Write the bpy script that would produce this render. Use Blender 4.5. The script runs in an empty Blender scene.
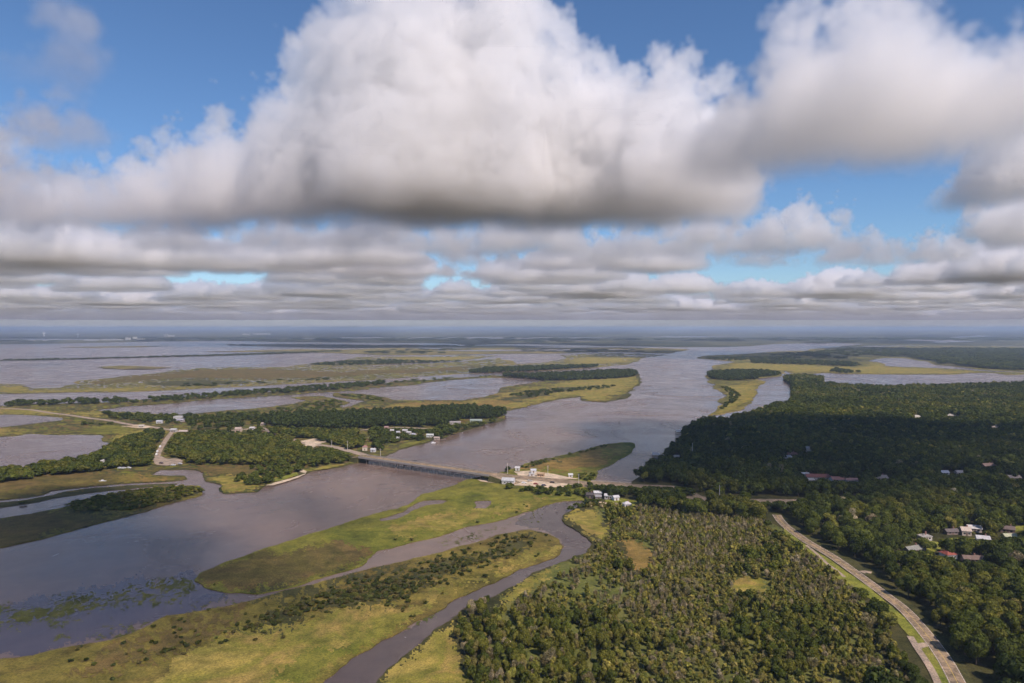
import bpy, bmesh, math, random
import numpy as np
from mathutils import Vector, noise as mnoise
from mathutils.geometry import tessellate_polygon
R = math.radians
CLOUDS = True
HAZE = True
sc = bpy.context.scene
C = sc.collection
rng = np.random.default_rng(7)
random.seed(7)

# ------------------------------------------------------------------ camera, light, sky
H, F, HY = 150.0, 700.0, 327.5            # camera height (m), focal length (px), true horizon row
cam = bpy.data.cameras.new('camera'); co = bpy.data.objects.new('camera', cam); C.objects.link(co)
cam.sensor_width = 36; cam.lens = 36*F/1024; cam.clip_start = 1; cam.clip_end = 250000
co.location = (0, 0, H); co.rotation_euler = (math.pi/2-math.atan((341.5-HY)/F), 0, 0); sc.camera = co

SUN_EL, SUN_AZ = R(48), R(142)
sd = Vector((math.sin(SUN_AZ)*math.cos(SUN_EL), math.cos(SUN_AZ)*math.cos(SUN_EL), math.sin(SUN_EL)))
L = bpy.data.lights.new('sun', 'SUN'); L.energy = 5.0; L.angle = R(.5); L.color = (1, .865, .785)
lo = bpy.data.objects.new('sun', L); C.objects.link(lo); lo.rotation_euler = sd.to_track_quat('Z', 'Y').to_euler()
w = bpy.data.worlds.new('World'); sc.world = w; w.use_nodes = True
nt = w.node_tree; sk = nt.nodes.new('ShaderNodeTexSky'); sk.sky_type = 'NISHITA'; sk.sun_disc = False
sk.sun_elevation = SUN_EL; sk.sun_rotation = SUN_AZ; sk.dust_density = .1; sk.ozone_density = 9.0; sk.air_density = 1.0
nt.links.new(sk.outputs[0], nt.nodes['Background'].inputs[0]); nt.nodes['Background'].inputs[1].default_value = .11
sc.view_settings.view_transform = 'Standard'; sc.view_settings.look = 'None'; sc.view_settings.exposure = .06

# ------------------------------------------------------------------ helpers
def G(px, py, z=0.0):
    "ground point seen at a pixel of the photograph"
    D = F*(H-z)/(py-HY)
    return ((px-512)/F*D, D)
def gp(pts): return [G(*p) for p in pts]
def P(X, Y, z=0.0):
    return 512+F*X/Y, HY+F*(H-z)/Y
def tag(o, label=None, cat=None, group=None, kind=None):
    if label: o['label'] = label
    if cat: o['category'] = cat
    if group: o['group'] = group
    if kind: o['kind'] = kind
    return o
def mk(name, verts, faces, mat=None, parent=None, smooth=False):
    me = bpy.data.meshes.new(name); me.from_pydata(verts, [], faces); me.update()
    if mat:
        for m in (mat if isinstance(mat, (list, tuple)) else [mat]): me.materials.append(m)
    if smooth: me.polygons.foreach_set('use_smooth', [True]*len(me.polygons))
    o = bpy.data.objects.new(name, me); C.objects.link(o)
    if parent: o.parent = parent
    return o
def empty(name, loc, rz=0):
    o = bpy.data.objects.new(name, None); C.objects.link(o); o.location = loc; o.rotation_euler = (0, 0, rz); return o
class MB:
    def __init__(s): s.v = []; s.f = []
    def box(s, x0, x1, y0, y1, z0, z1):
        n = len(s.v); s.v += [(x0,y0,z0),(x1,y0,z0),(x1,y1,z0),(x0,y1,z0),(x0,y0,z1),(x1,y0,z1),(x1,y1,z1),(x0,y1,z1)]
        s.f += [tuple(n+i for i in q) for q in ((0,3,2,1),(4,5,6,7),(0,1,5,4),(1,2,6,5),(2,3,7,6),(3,0,4,7))]; return s
    def poly(s, pts): n = len(s.v); s.v += list(pts); s.f.append(tuple(range(n, n+len(pts)))); return s
    def cyl(s, p0, p1, r0, r1=None, k=8):
        r1 = r0 if r1 is None else r1
        a = Vector(p0); b = Vector(p1); d = (b-a).normalized(); u = d.orthogonal().normalized(); v = d.cross(u); n = len(s.v)
        for c, r in ((a, r0), (b, r1)):
            for i in range(k):
                t = 2*math.pi*i/k; s.v.append(tuple(c+(u*math.cos(t)+v*math.sin(t))*r))
        for i in range(k): j = (i+1) % k; s.f.append((n+i, n+j, n+k+j, n+k+i))
        s.f.append(tuple(range(n+k-1, n-1, -1))); s.f.append(tuple(range(n+k, n+2*k))); return s
    def build(s, name, mat, parent=None): return mk(name, s.v, s.f, mat, parent)

# ------------------------------------------------------------------ numpy noise
def vnoise(x, y, seed):
    xi = np.floor(x).astype(np.int64); yi = np.floor(y).astype(np.int64); xf = x-xi; yf = y-yi
    xf = xf*xf*(3-2*xf); yf = yf*yf*(3-2*yf)
    def h(a, b):
        n = (a*374761393+b*668265263+seed*1442695041) & 0xffffffff
        n = ((n ^ (n >> 13))*1274126177) & 0xffffffff
        return ((n ^ (n >> 16)) & 0xffff)/65535.
    return (h(xi,yi)*(1-xf)+h(xi+1,yi)*xf)*(1-yf)+(h(xi,yi+1)*(1-xf)+h(xi+1,yi+1)*xf)*yf
def fbm(x, y, s, o=5):
    r = 0; a = .5; t = 0
    for i in range(o):
        r = r+a*vnoise(x, y, s+i); t += a; x = x*2.03+17.1; y = y*2.03+9.7; a *= .5
    return r/t
def inside(px, py, poly):
    n = len(poly); c = np.zeros(px.shape, bool)
    for i in range(n):
        x1, y1 = poly[i]; x2, y2 = poly[i-1]
        if y1 == y2: continue
        k = ((y1 > py) != (y2 > py)) & (px < (x2-x1)*(py-y1)/(y2-y1)+x1)
        c ^= k
    return c

# ------------------------------------------------------------------ materials
def newmat(name):
    m = bpy.data.materials.new(name); m.use_nodes = True; t = m.node_tree
    return m, t, t.nodes['Principled BSDF'], t.nodes.new, t.links.new
def ramp(t, fac, stops):
    r = t.nodes.new('ShaderNodeValToRGB'); t.links.new(fac, r.inputs[0]); e = r.color_ramp.elements
    while len(e) < len(stops): e.new(.5)
    for i, (p, c) in enumerate(stops): e[i].position = p; e[i].color = (*c, 1)
    return r.outputs[0]
def tnoise(t, scale, detail=4, rough=.6, vec=None, dist=0):
    n = t.nodes.new('ShaderNodeTexNoise'); n.inputs['Scale'].default_value = scale; n.inputs['Detail'].default_value = detail
    n.inputs['Roughness'].default_value = rough; n.inputs['Distortion'].default_value = dist
    if vec: t.links.new(vec, n.inputs['Vector'])
    return n.outputs[0]
def mixc(t, mode, a, b, f=.5):
    m = t.nodes.new('ShaderNodeMix'); m.data_type = 'RGBA'; m.blend_type = mode
    for s, v in ((m.inputs[0], f), (m.inputs[6], a), (m.inputs[7], b)):
        if isinstance(v, (int, float)): s.default_value = v
        elif isinstance(v, tuple): s.default_value = (*v, 1)
        else: t.links.new(v, s)
    return m.outputs[2]
def gmat(name, cols, big=1/70, mid=1/9, fine=1.1, bump=.25, spots=None, rough=.95):
    "grassland, soil: large drifts x middle mottling x fine grain"
    m, t, b, N, K = newmat(name)
    tc = N('ShaderNodeTexCoord').outputs['Object']
    n1 = tnoise(t, big, 6, .62, tc, .6); n2 = tnoise(t, mid, 5, .65, tc, .3); n3 = tnoise(t, fine, 3, .7, tc)
    k = len(cols); c = ramp(t, n1, [(.30+.4*i/(k-1), cols[i]) for i in range(k)])
    n4 = tnoise(t, big*3.3, 5, .65, tc, .8)
    c = mixc(t, 'MULTIPLY', c, ramp(t, n4, [(.3, (.62,.68,.62)), (.5, (1,1,1)), (.7, (1.3,1.22,1.15))]), .9)
    c2 = mixc(t, 'MULTIPLY', c, ramp(t, n2, [(.3, (.55,.58,.55)), (.5, (1,1,1)), (.7, (1.35,1.3,1.2))]), .85)
    c3 = mixc(t, 'MULTIPLY', c2, ramp(t, n3, [(.3, (.55,.55,.55)), (.5, (1,1,1)), (.72, (1.55,1.5,1.4))]), .95)
    if spots:
        sn = tnoise(t, spots[0], 4, .7, tc); c3 = mixc(t, 'MIX', c3, spots[2], ramp(t, sn, [(spots[1], (0,0,0)), (spots[1]+.06, (1,1,1))]))
    K(c3, b.inputs['Base Color']); b.inputs['Roughness'].default_value = rough; b.inputs['Specular IOR Level'].default_value = .1
    bp = N('ShaderNodeBump'); bp.inputs['Strength'].default_value = bump; bp.inputs['Distance'].default_value = 1.5
    K(tnoise(t, fine*.6, 5, .7, tc), bp.inputs['Height']); K(bp.outputs[0], b.inputs['Normal'])
    return m
def pmat(name, col, rough=.7, var=.25, scale=.8, spec=.3, metal=0):
    m, t, b, N, K = newmat(name)
    tc = N('ShaderNodeTexCoord').outputs['Object']
    n = tnoise(t, scale, 5, .65, tc)
    K(mixc(t, 'MULTIPLY', tuple(col), ramp(t, n, [(.3, (1-var,)*3), (.7, (1+var*.4,)*3)]), 1.0), b.inputs['Base Color'])
    b.inputs['Roughness'].default_value = rough; b.inputs['Specular IOR Level'].default_value = spec; b.inputs['Metallic'].default_value = metal
    return m
M = {}
M['marsh'] = gmat('marsh_grass', [(0.090,0.076,0.021), (0.130,0.111,0.024), (0.170,0.138,0.032), (0.113,0.084,0.025), (0.144,0.134,0.026)])
M['marsh_green'] = gmat('green_marsh_grass', [(0.083,0.091,0.017), (0.124,0.131,0.021), (0.170,0.160,0.029), (0.110,0.106,0.020), (0.138,0.151,0.023)])
M['marsh_yellow'] = gmat('yellow_marsh_grass', [(0.207,0.173,0.038), (0.272,0.211,0.053), (0.169,0.158,0.029), (0.255,0.182,0.053), (0.188,0.182,0.032)], big=1/45)
M['marsh_brown'] = gmat('brown_marsh_grass', [(0.106,0.075,0.026), (0.141,0.098,0.035), (0.101,0.085,0.024), (0.128,0.081,0.035)])
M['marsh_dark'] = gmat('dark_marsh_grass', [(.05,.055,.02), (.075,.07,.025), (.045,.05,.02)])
M['marsh_orange'] = gmat('orange_marsh_grass', [(0.187,0.120,0.038), (0.216,0.143,0.043), (0.160,0.124,0.034)], big=1/40)
M['lawn'] = gmat('lawn', [(0.135,0.155,0.027), (0.186,0.191,0.032), (0.207,0.191,0.045)], big=1/25)
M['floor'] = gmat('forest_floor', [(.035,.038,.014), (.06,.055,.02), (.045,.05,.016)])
M['scrub'] = gmat('scrub_ground', [(0.101,0.105,0.030), (0.141,0.138,0.040), (0.101,0.113,0.028), (0.152,0.150,0.043)])
M['sand'] = gmat('sand', [(0.462,0.363,0.253), (0.550,0.440,0.319), (0.396,0.297,0.198)], big=1/20, bump=.05)
M['far'] = gmat('distant_land', [(0.032,0.043,0.022), (0.044,0.051,0.024), (0.104,0.098,0.044), (0.036,0.047,0.022)], big=1/900, mid=1/160, fine=1/25, bump=.0)
M['farmarsh'] = gmat('distant_marsh', [(0.062,0.061,0.023), (0.124,0.112,0.033), (0.197,0.159,0.052), (0.083,0.071,0.029)], big=1/300, mid=1/60, fine=1/14, bump=.0)
M['road'] = gmat('asphalt_road', [(0.212,0.159,0.109), (0.256,0.192,0.129), (0.231,0.171,0.119)], big=1/30, mid=1/5, fine=.6, bump=.03)
M['track'] = gmat('pale_track', [(0.295,0.230,0.170), (0.344,0.271,0.212)], big=1/20, bump=.05)
M['line_w'] = pmat('white_line_paint', (.7,.68,.62)); M['line_y'] = pmat('yellow_line_paint', (.6,.42,.08))
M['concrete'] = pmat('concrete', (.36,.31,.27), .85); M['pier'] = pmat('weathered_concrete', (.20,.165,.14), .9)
M['wood'] = pmat('weathered_wood', (.22,.17,.13), .9, .4); M['bark'] = pmat('bark', (.10,.078,.055), .95, .4, 1.5); M['dead'] = pmat('dead_wood', (.30,.25,.21), .95, .3, 1.5)
M['glass'] = pmat('window_glass', (.03,.035,.04), .15, .1, spec=.6); M['tyre'] = pmat('tyre_rubber', (.02,.02,.02), .9)
M['rail'] = pmat('galvanised_steel', (.4,.4,.39), .5, metal=.6)
_pc = {}
def paint(col, rough=.6, var=.2):
    k = (col, rough)
    if k not in _pc: _pc[k] = pmat('painted_surface', col, rough, var)
    return _pc[k]
def leafmat(name, attr):
    m = bpy.data.materials.new(name); m.use_nodes = True; t = m.node_tree; t.nodes.clear(); N = t.nodes.new; K = t.links.new
    if attr:
        a = N('ShaderNodeAttribute'); a.attribute_name = 'tint'; col = a.outputs['Color']
    else:
        col = N('ShaderNodeObjectInfo').outputs['Color']
    geo = N('ShaderNodeNewGeometry')
    n = tnoise(t, .35, 3, .7, geo.outputs['Position'])
    c = mixc(t, 'MULTIPLY', col, ramp(t, n, [(.3, (.62,.66,.6)), (.5, (1,1,1)), (.7, (1.45,1.38,1.2))]), 1.0)
    rn = mixc(t, 'MULTIPLY', c, ramp(t, geo.outputs['Random Per Island'], [(0, (.6,.62,.6)), (.5, (1,1,1)), (1, (1.4,1.35,1.25))]), 1.0)
    d = N('ShaderNodeBsdfDiffuse'); K(rn, d.inputs[0]); tr = N('ShaderNodeBsdfTranslucent'); K(mixc(t, 'MULTIPLY', rn, (1.1,1.2,.5), 1.0), tr.inputs[0])
    mx = N('ShaderNodeMixShader'); mx.inputs[0].default_value = .22; K(d.outputs[0], mx.inputs[1]); K(tr.outputs[0], mx.inputs[2])
    o = N('ShaderNodeOutputMaterial'); K(mx.outputs[0], o.inputs[0]); return m
LEAF, LEAFA = leafmat('foliage', False), leafmat('mass_foliage', True)
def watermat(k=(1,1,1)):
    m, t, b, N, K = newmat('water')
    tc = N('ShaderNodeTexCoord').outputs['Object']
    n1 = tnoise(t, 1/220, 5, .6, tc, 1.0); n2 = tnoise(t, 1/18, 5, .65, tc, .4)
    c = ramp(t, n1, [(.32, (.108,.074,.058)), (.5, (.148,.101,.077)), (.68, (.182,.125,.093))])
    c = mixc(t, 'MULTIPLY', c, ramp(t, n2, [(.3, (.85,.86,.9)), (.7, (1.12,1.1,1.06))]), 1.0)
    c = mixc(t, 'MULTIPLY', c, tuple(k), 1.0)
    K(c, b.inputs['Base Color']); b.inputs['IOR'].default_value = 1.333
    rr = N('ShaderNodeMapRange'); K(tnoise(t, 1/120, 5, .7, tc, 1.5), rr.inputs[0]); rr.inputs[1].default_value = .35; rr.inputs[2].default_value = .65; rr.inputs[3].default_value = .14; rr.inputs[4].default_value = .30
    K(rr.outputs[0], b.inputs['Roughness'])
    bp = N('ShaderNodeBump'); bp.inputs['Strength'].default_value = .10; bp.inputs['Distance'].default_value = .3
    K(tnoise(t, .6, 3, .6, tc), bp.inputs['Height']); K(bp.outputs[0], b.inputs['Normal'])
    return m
M['water'] = watermat(); M['creek'] = watermat((.5,.52,.58)); M['shallow'] = watermat((.5,.58,.85))  # shallow set: blue sky reflection put into the water colour

# ------------------------------------------------------------------ terrain sheets
def fract(pts, amp=.09, minlen=None, seed=0):
    "irregular natural edge: midpoint displacement in metres"
    r = random.Random(seed+len(pts)); pts = [tuple(p) for p in pts]
    for it in range(4):
        out = []
        for i, a in enumerate(pts):
            b = pts[(i+1) % len(pts)]; out.append(a)
            dx, dy = b[0]-a[0], b[1]-a[1]; l = math.hypot(dx, dy); D = max(200, (a[1]+b[1])/2)
            if l > D*.006:
                o = r.uniform(-1, 1)*min(l*amp, D*.02); out.append(((a[0]+b[0])/2-dy/l*o, (a[1]+b[1])/2+dx/l*o))
        pts = out
    return pts
def sheet(name, outer, mat, z, holes=(), amp=.09, skirt=True, label=None, cat=None, kind='structure', ground=False):
    loops = [fract(outer if ground else gp(outer), amp, seed=len(name))]+[fract(gp(h), amp, seed=3) for h in holes]
    V = [[Vector((x, y, 0)) for x, y in l] for l in loops]
    tri = tessellate_polygon(V); flat = [v for l in V for v in l]
    verts = [(v.x, v.y, z) for v in flat]; faces = []
    for a, b, c in tri:
        n = (flat[b]-flat[a]).cross(flat[c]-flat[a]).z
        if n: faces.append((a, b, c) if n > 0 else (a, c, b))
    if skirt:
        o = 0; n = len(verts); verts += [(x, y, -.6) for x, y, _ in verts]
        for l in loops:
            k = len(l)
            for i in range(k): j = (i+1) % k; faces.append((o+i, o+j, n+o+j, n+o+i))
            o += k
    ob = mk(name, verts, faces, mat)
    tag(ob, label or name.replace('_', ' ')+' of the river delta', cat or name.replace('_', ' '), kind=kind); return ob
BIG = 75000
wo = mk('water', [(-BIG,-3000,0),(BIG,-3000,0),(BIG,BIG,0),(-BIG,BIG,0)], [(0,1,2,3)], M['water']); tag(wo, 'muddy brown river water and shallow bays reaching to the horizon', 'water', kind='structure')

A_strip = [(-90,690),(-60,671),(0,662),(28,659.5),(56,652),(85,647),(119,640),(141,631),(164,618.5),(198,614),(226,609),(256,601.5),(284,593),(312,587),(349,576),(383,567.7),(425,558),(459,548),(496,536.6),(529,531),(546,535),(558.6,541),(564,548),(560,556),(543,563.5),(520,570.5),(482,589),(454,601.6),(425,620),(408,628.4),(391,639.7),(369,652.4),(349,662.3),(324,683),(300,710),(250,780),(-150,780)]
B_isl = [(192,583),(198,575),(215,568),(240,559),(256,552.7),(284,543.7),(312,534.6),(341,526),(369,517),(397,510),(414,501.5),(420,496),(440,490.6),(454,486.5),(465,481),(475,478.5),(486,476.5),(500,473.5),(507,472),(516,468.7),(537,461),(562,456),(587,450),(604,445),(622,443),(632,443),(634,449),(628,456),(612,465),(598,471),(597,477),(592,482.5),(597,486),(600,494),(592,501),(584,501.4),(563,502),(549,505.5),(534.6,511),(512,517.5),(482,525),(454,532.4),(425,541),(403,546.5),(377.5,552),(372,556.4),(366,564),(341,574),(312,582),(281,591.7),(256,596.5),(226,595),(203,590)]
pond = [(473,510),(475,501.8),(492.5,501.5),(491,505),(485.7,509.7)]
inlet = [(380,523),(397,520),(425,507),(442,505),(448,502),(440,500.6),(423,501.4),(415,504.5),(403,512.6),(379,519.6)]
E_land = [(598,494),(601,487.4),(630,486.5),(637,479.7),(649,475),(655.6,470.3),(660,465.6),(665,463),(669.7,459.4),(667,456),(682,447.5),(683,440),(692,430),(707,425),(729.5,423.7),(749.5,418.7),(768,411.5),(790.5,406),(794,400),(793,392.5),(793,386),(783,379.5),(790.5,378.5),(805.5,378),(822,380),(823,385.5),(853,389),(883,390),(908,389.5),(943,389),(975.5,388),(1024,386),(1150,381),(1400,385),(1700,500),(1500,900),(700,900),(340,780),(377.5,683),(394.5,668),(408.6,655),(422.7,644),(437,631),(451,622.8),(459.5,614),(479,605.8),(496,598.8),(512,589.4),(529,579),(546,570.5),(568.5,562),(587,555),(591,548),(588,539.4),(577,532.4),(564,524),(563,518),(574,511),(584,504.7),(590,500)]
G_isl = [(-90,505),(-60,400),(5,407),(5,405),(30,404.5),(60,404),(128,402),(144,399.5),(172,397.5),(208,396.5),(220,394),(256,393.4),(281,390.5),(311,389),(338,388.5),(343,385.5),(368,384),(384,384),(390,382),(406,380.6),(440,379.4),(454,378),(496,375.6),(512,376.2),(531,376),(568,374.5),(612,372.2),(623,371.7),(632.6,372.5),(638,376),(640,380),(640,384),(628.5,392.4),(616,400.6),(606,402.6),(582,401),(580.6,397),(561.5,399),(548,402),(520,408.8),(500,412.5),(506,416),(505,419.4),(484,425),(465,431),(446,438),(429,442.5),(424,443.8),(398,450.4),(393,453.4),(387,456),(362,461.5),(345.5,466.3),(336,468.6),(312,472),(305,474.5),(301,475.6),(287,480.3),(264,486.8),(256,493),(240,493.7),(223,495),(218,492.5),(220,486),(215,484.4),(204,482),(203,478.7),(202,473.7),(193,470.6),(182,470),(159,470.6),(153,474),(150,475.6),(184,477),(186,480),(172,482),(150,483),(128,484),(97,486.5),(65,490),(50,491.5),(41,495.5),(25,498.5),(0,501)]
W8 = [(96,410),(128,406.5),(150,405),(182,402.5),(203,400),(256,397),(290,395),(310,393),(326,392.3),(358,390.6),(384,387),(414,385),(425,383),(446,380.6),(464,379),(490,377.8),(512,377.8),(527,378),(540,379.4),(546,381),(534,383),(514,386),(500,388),(499,392.5),(484,397.5),(464,400.6),(429,400.6),(396,400.6),(384,397.5),(358,394),(333,393.6),(333,396.5),(346,398.6),(365,401.5),(356,404.5),(343,408),(336,407),(350,403),(336,399.4),(322,396.3),(311,396.3),(291,397.8),(306,400.6),(293,404),(272,407),(256,408.7),(228,410.6),(198,413.7),(183,415),(153,414.4),(128,412.5),(109,412)]
W5 = [(-80,438),(0,438),(15,437),(25,435),(37,435),(54,436),(75,435.6),(99,436),(101,441),(111,445),(110,450),(105,451),(95,458.5),(77,462),(57,465),(42,466.6),(15,471),(0,476),(-75,485)]
W6 = [(-75,428),(0,428),(19,426),(42,423),(60,421),(62,420),(61,418.7),(50,417.5),(31,416),(0,415.5),(-72,415)]
C1 = [(-80,530),(0,519.7),(28,515.4),(56,510),(70.6,505.5),(93,498.5),(118,493.4),(141,490),(165,487.5),(190,486.5),(201,489),(201,495),(198,497),(175,502.7),(158,508),(127,517),(99,524),(70.6,532),(37,541),(0,549),(-90,562)]
C2 = [(-80,515),(0,508.4),(17,505.5),(37,502.7),(55,498.5),(85,494),(110,491),(150,487.5),(172,486),(176,484.5),(150,485.3),(128,486.3),(97,488.5),(65,492.5),(50,496.5),(25,501),(0,503.5),(-85,508)]
H_isl = [(-80,385),(0,384),(25,385),(32,389),(60,388),(77,383.7),(77,381),(102,379),(128,375.8),(160,373),(169,370.6),(203,367.9),(240,367.4),(286,367.4),(308,364),(340,360.7),(356,357.4),(378,356.6),(416,356.6),(440,356.6),(464,355),(499,355.7),(476,359),(456,360.7),(415,362.4),(373,365.3),(345,368),(373,366.6),(415,364),(456,362.2),(499,357.6),(512,364.6),(550,362.4),(566,358),(560,355.4),(600,353),(640,353.5),(660,354.5),(668,355),(643,358),(640,361),(623,365),(589,367.8),(540,370.8),(512,372.3),(471,373.5),(446,375),(384,379.6),(343,381.2),(318,382.7),(281,384.6),(256,386.2),(215,387.7),(184,389.6),(128,392),(70,392.5),(25,393.7),(0,394),(-85,396)]
J_isl = [(708,416),(718.7,409),(723.5,404.7),(724,398),(721.5,392.4),(714.6,385.6),(709,379.4),(707,373),(712,367.8),(721.5,364.4),(735,361.6),(712,359.6),(698,358.5),(698,357.5),(708,355.5),(755,353.4),(772,352),(806,350.7),(829,348),(850,347),(920,346),(1100,347),(1300,372),(1130,377),(1024,374.5),(1006,375),(994,372.9),(982,372.8),(952,374.5),(923,374.5),(901,374.5),(872,374.3),(850,374.2),(822,373),(806,374.8),(794,375),(791,373),(787,371),(784,372),(783,376),(777,376.6),(757,378.4),(759.8,385),(758.4,393.8),(754,400.6),(744.7,406.8),(720,415)]
W14 = [(868,361),(884,357.6),(908,358.5),(916,360.3),(931,361.8),(935,365),(960,367),(992,370.6),(1024,371.8),(1030,373),(990,371.8),(952,369),(931,368),(901,367),(885,366.3),(879,362.5)]
FAR_Z = 1.0
sheet('marsh_island', A_strip, M['marsh'], .5, label='long grassy marsh island in the foreground between two creeks', cat='marsh')
sheet('marsh_island', B_isl, M['marsh_green'], .5, holes=[pond, inlet], label='green marsh island beside the bridge with a small pond', cat='marsh')
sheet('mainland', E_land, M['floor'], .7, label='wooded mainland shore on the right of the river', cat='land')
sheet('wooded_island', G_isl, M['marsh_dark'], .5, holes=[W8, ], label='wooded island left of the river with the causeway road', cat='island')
sheet('marsh_island', C1, M['marsh'], .5, label='marsh strip on the far bank of the left river arm', cat='marsh')
sheet('marsh_island', C2, M['marsh_dark'], .5, label='thin dark marsh sliver beside the left creek', cat='marsh')
sheet('marsh_island', H_isl, M['farmarsh'], .6, label='broad olive marsh beyond the left bays', cat='marsh')
sheet('marsh_island', J_isl, M['farmarsh'], .6, holes=[W14], label='crescent marsh on the right side of the wide river', cat='marsh')
for wp in (W5, W6):
    sheet('water', wp, M['water'], .75, skirt=False, label='shallow bay enclosed by the left causeway', cat='water')
# far land to the horizon
far_edge = [(-120,345.2),(0,344.2),(60,343.6),(110,342.6),(170,341.4),(240,341.2),(330,342.5),(420,343),(470,345),(520,344),(600,346),(680,347.2),(720,347),(760,345),(790,343.6),(840,342.6),(862,344),(840,346.8),(900,345.6),(1100,346.5)]
fe = gp(far_edge)
sheet('far_land', [(-60000,9000)]+fe+[(60000,9000),(60000,74000),(-60000,74000)], M['far'], FAR_Z, amp=.12, label='flat wooded land fading into haze at the horizon', cat='land', ground=True)
patches = [ # distant marshes and strips of the delta
 ([(-80,361.6),(0,361),(66,359.8),(170,356.9),(220,356),(286,353.3),(340,351.8),(400,349.5),(340,350.7),(286,352.2),(220,354.9),(170,356),(66,359),(0,360.2),(-80,360.8)], 'far'),
 ([(200,352),(250,350.6),(300,349.3),(345,349.8),(400,348),(440,349),(500,347.5),(560,348),(620,347.5),(690,349.5),(668,353.5),(640,352.6),(600,352),(560,353.5),(500,354),(440,355),(380,355.4),(350,353.8),(300,352)], 'farmarsh'),
 ([(225,345),(300,344),(380,345.5),(440,346),(500,345.5),(560,347),(500,348),(420,347.6),(340,348.4),(280,347)], 'far'),
 ([(60,347.2),(120,346.4),(170,346),(140,347.4),(90,348)], 'farmarsh'),
 ([(95,367.5),(120,366),(150,367),(172,368),(150,369.4),(125,369.6)], 'farmarsh'),
 ([(780,352.6),(830,350),(900,348),(960,349),(1100,352),(1100,368),(1024,369.8),(960,366.4),(936,364.4),(932,361.2),(917,359.8),(908,357.5),(884,356.6),(860,357),(820,356)], 'far'),
]
for i, (p, mn) in enumerate(patches):
    sheet('distant_marsh', p, M[mn], 1.3+.1*i, skirt=False, label='distant marsh strip between the far bays', cat='marsh')
for i, p in enumerate([[(280,338.6),(340,337.6),(420,337.2),(520,337.6),(600,337.4),(622,338.2),(540,338.9),(420,338.8),(340,339.4)],
                       [(640,336.8),(700,336.4),(760,337),(720,337.5),(660,337.5)],
                       [(904,340.5),(926,341),(935,343),(975,342),(962,340),(988,336.6),(975,335.2),(950,337.7),(938,339.4)],
                       [(780,338.3),(830,337.9),(850,338.4),(810,338.8)], [(540,341),(570,340.3),(596,341),(570,341.7)],
                       [(430,350.6),(520,350),(600,349.6),(640,350.2),(560,351.2),(480,351.6)],[(-60,339.6),(30,339),(130,339.6),(60,340.2)]]):
    sheet('water', p, M['water'], 2.2+.1*i, skirt=False, label='far lagoon shining between the distant woods', cat='water')

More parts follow.
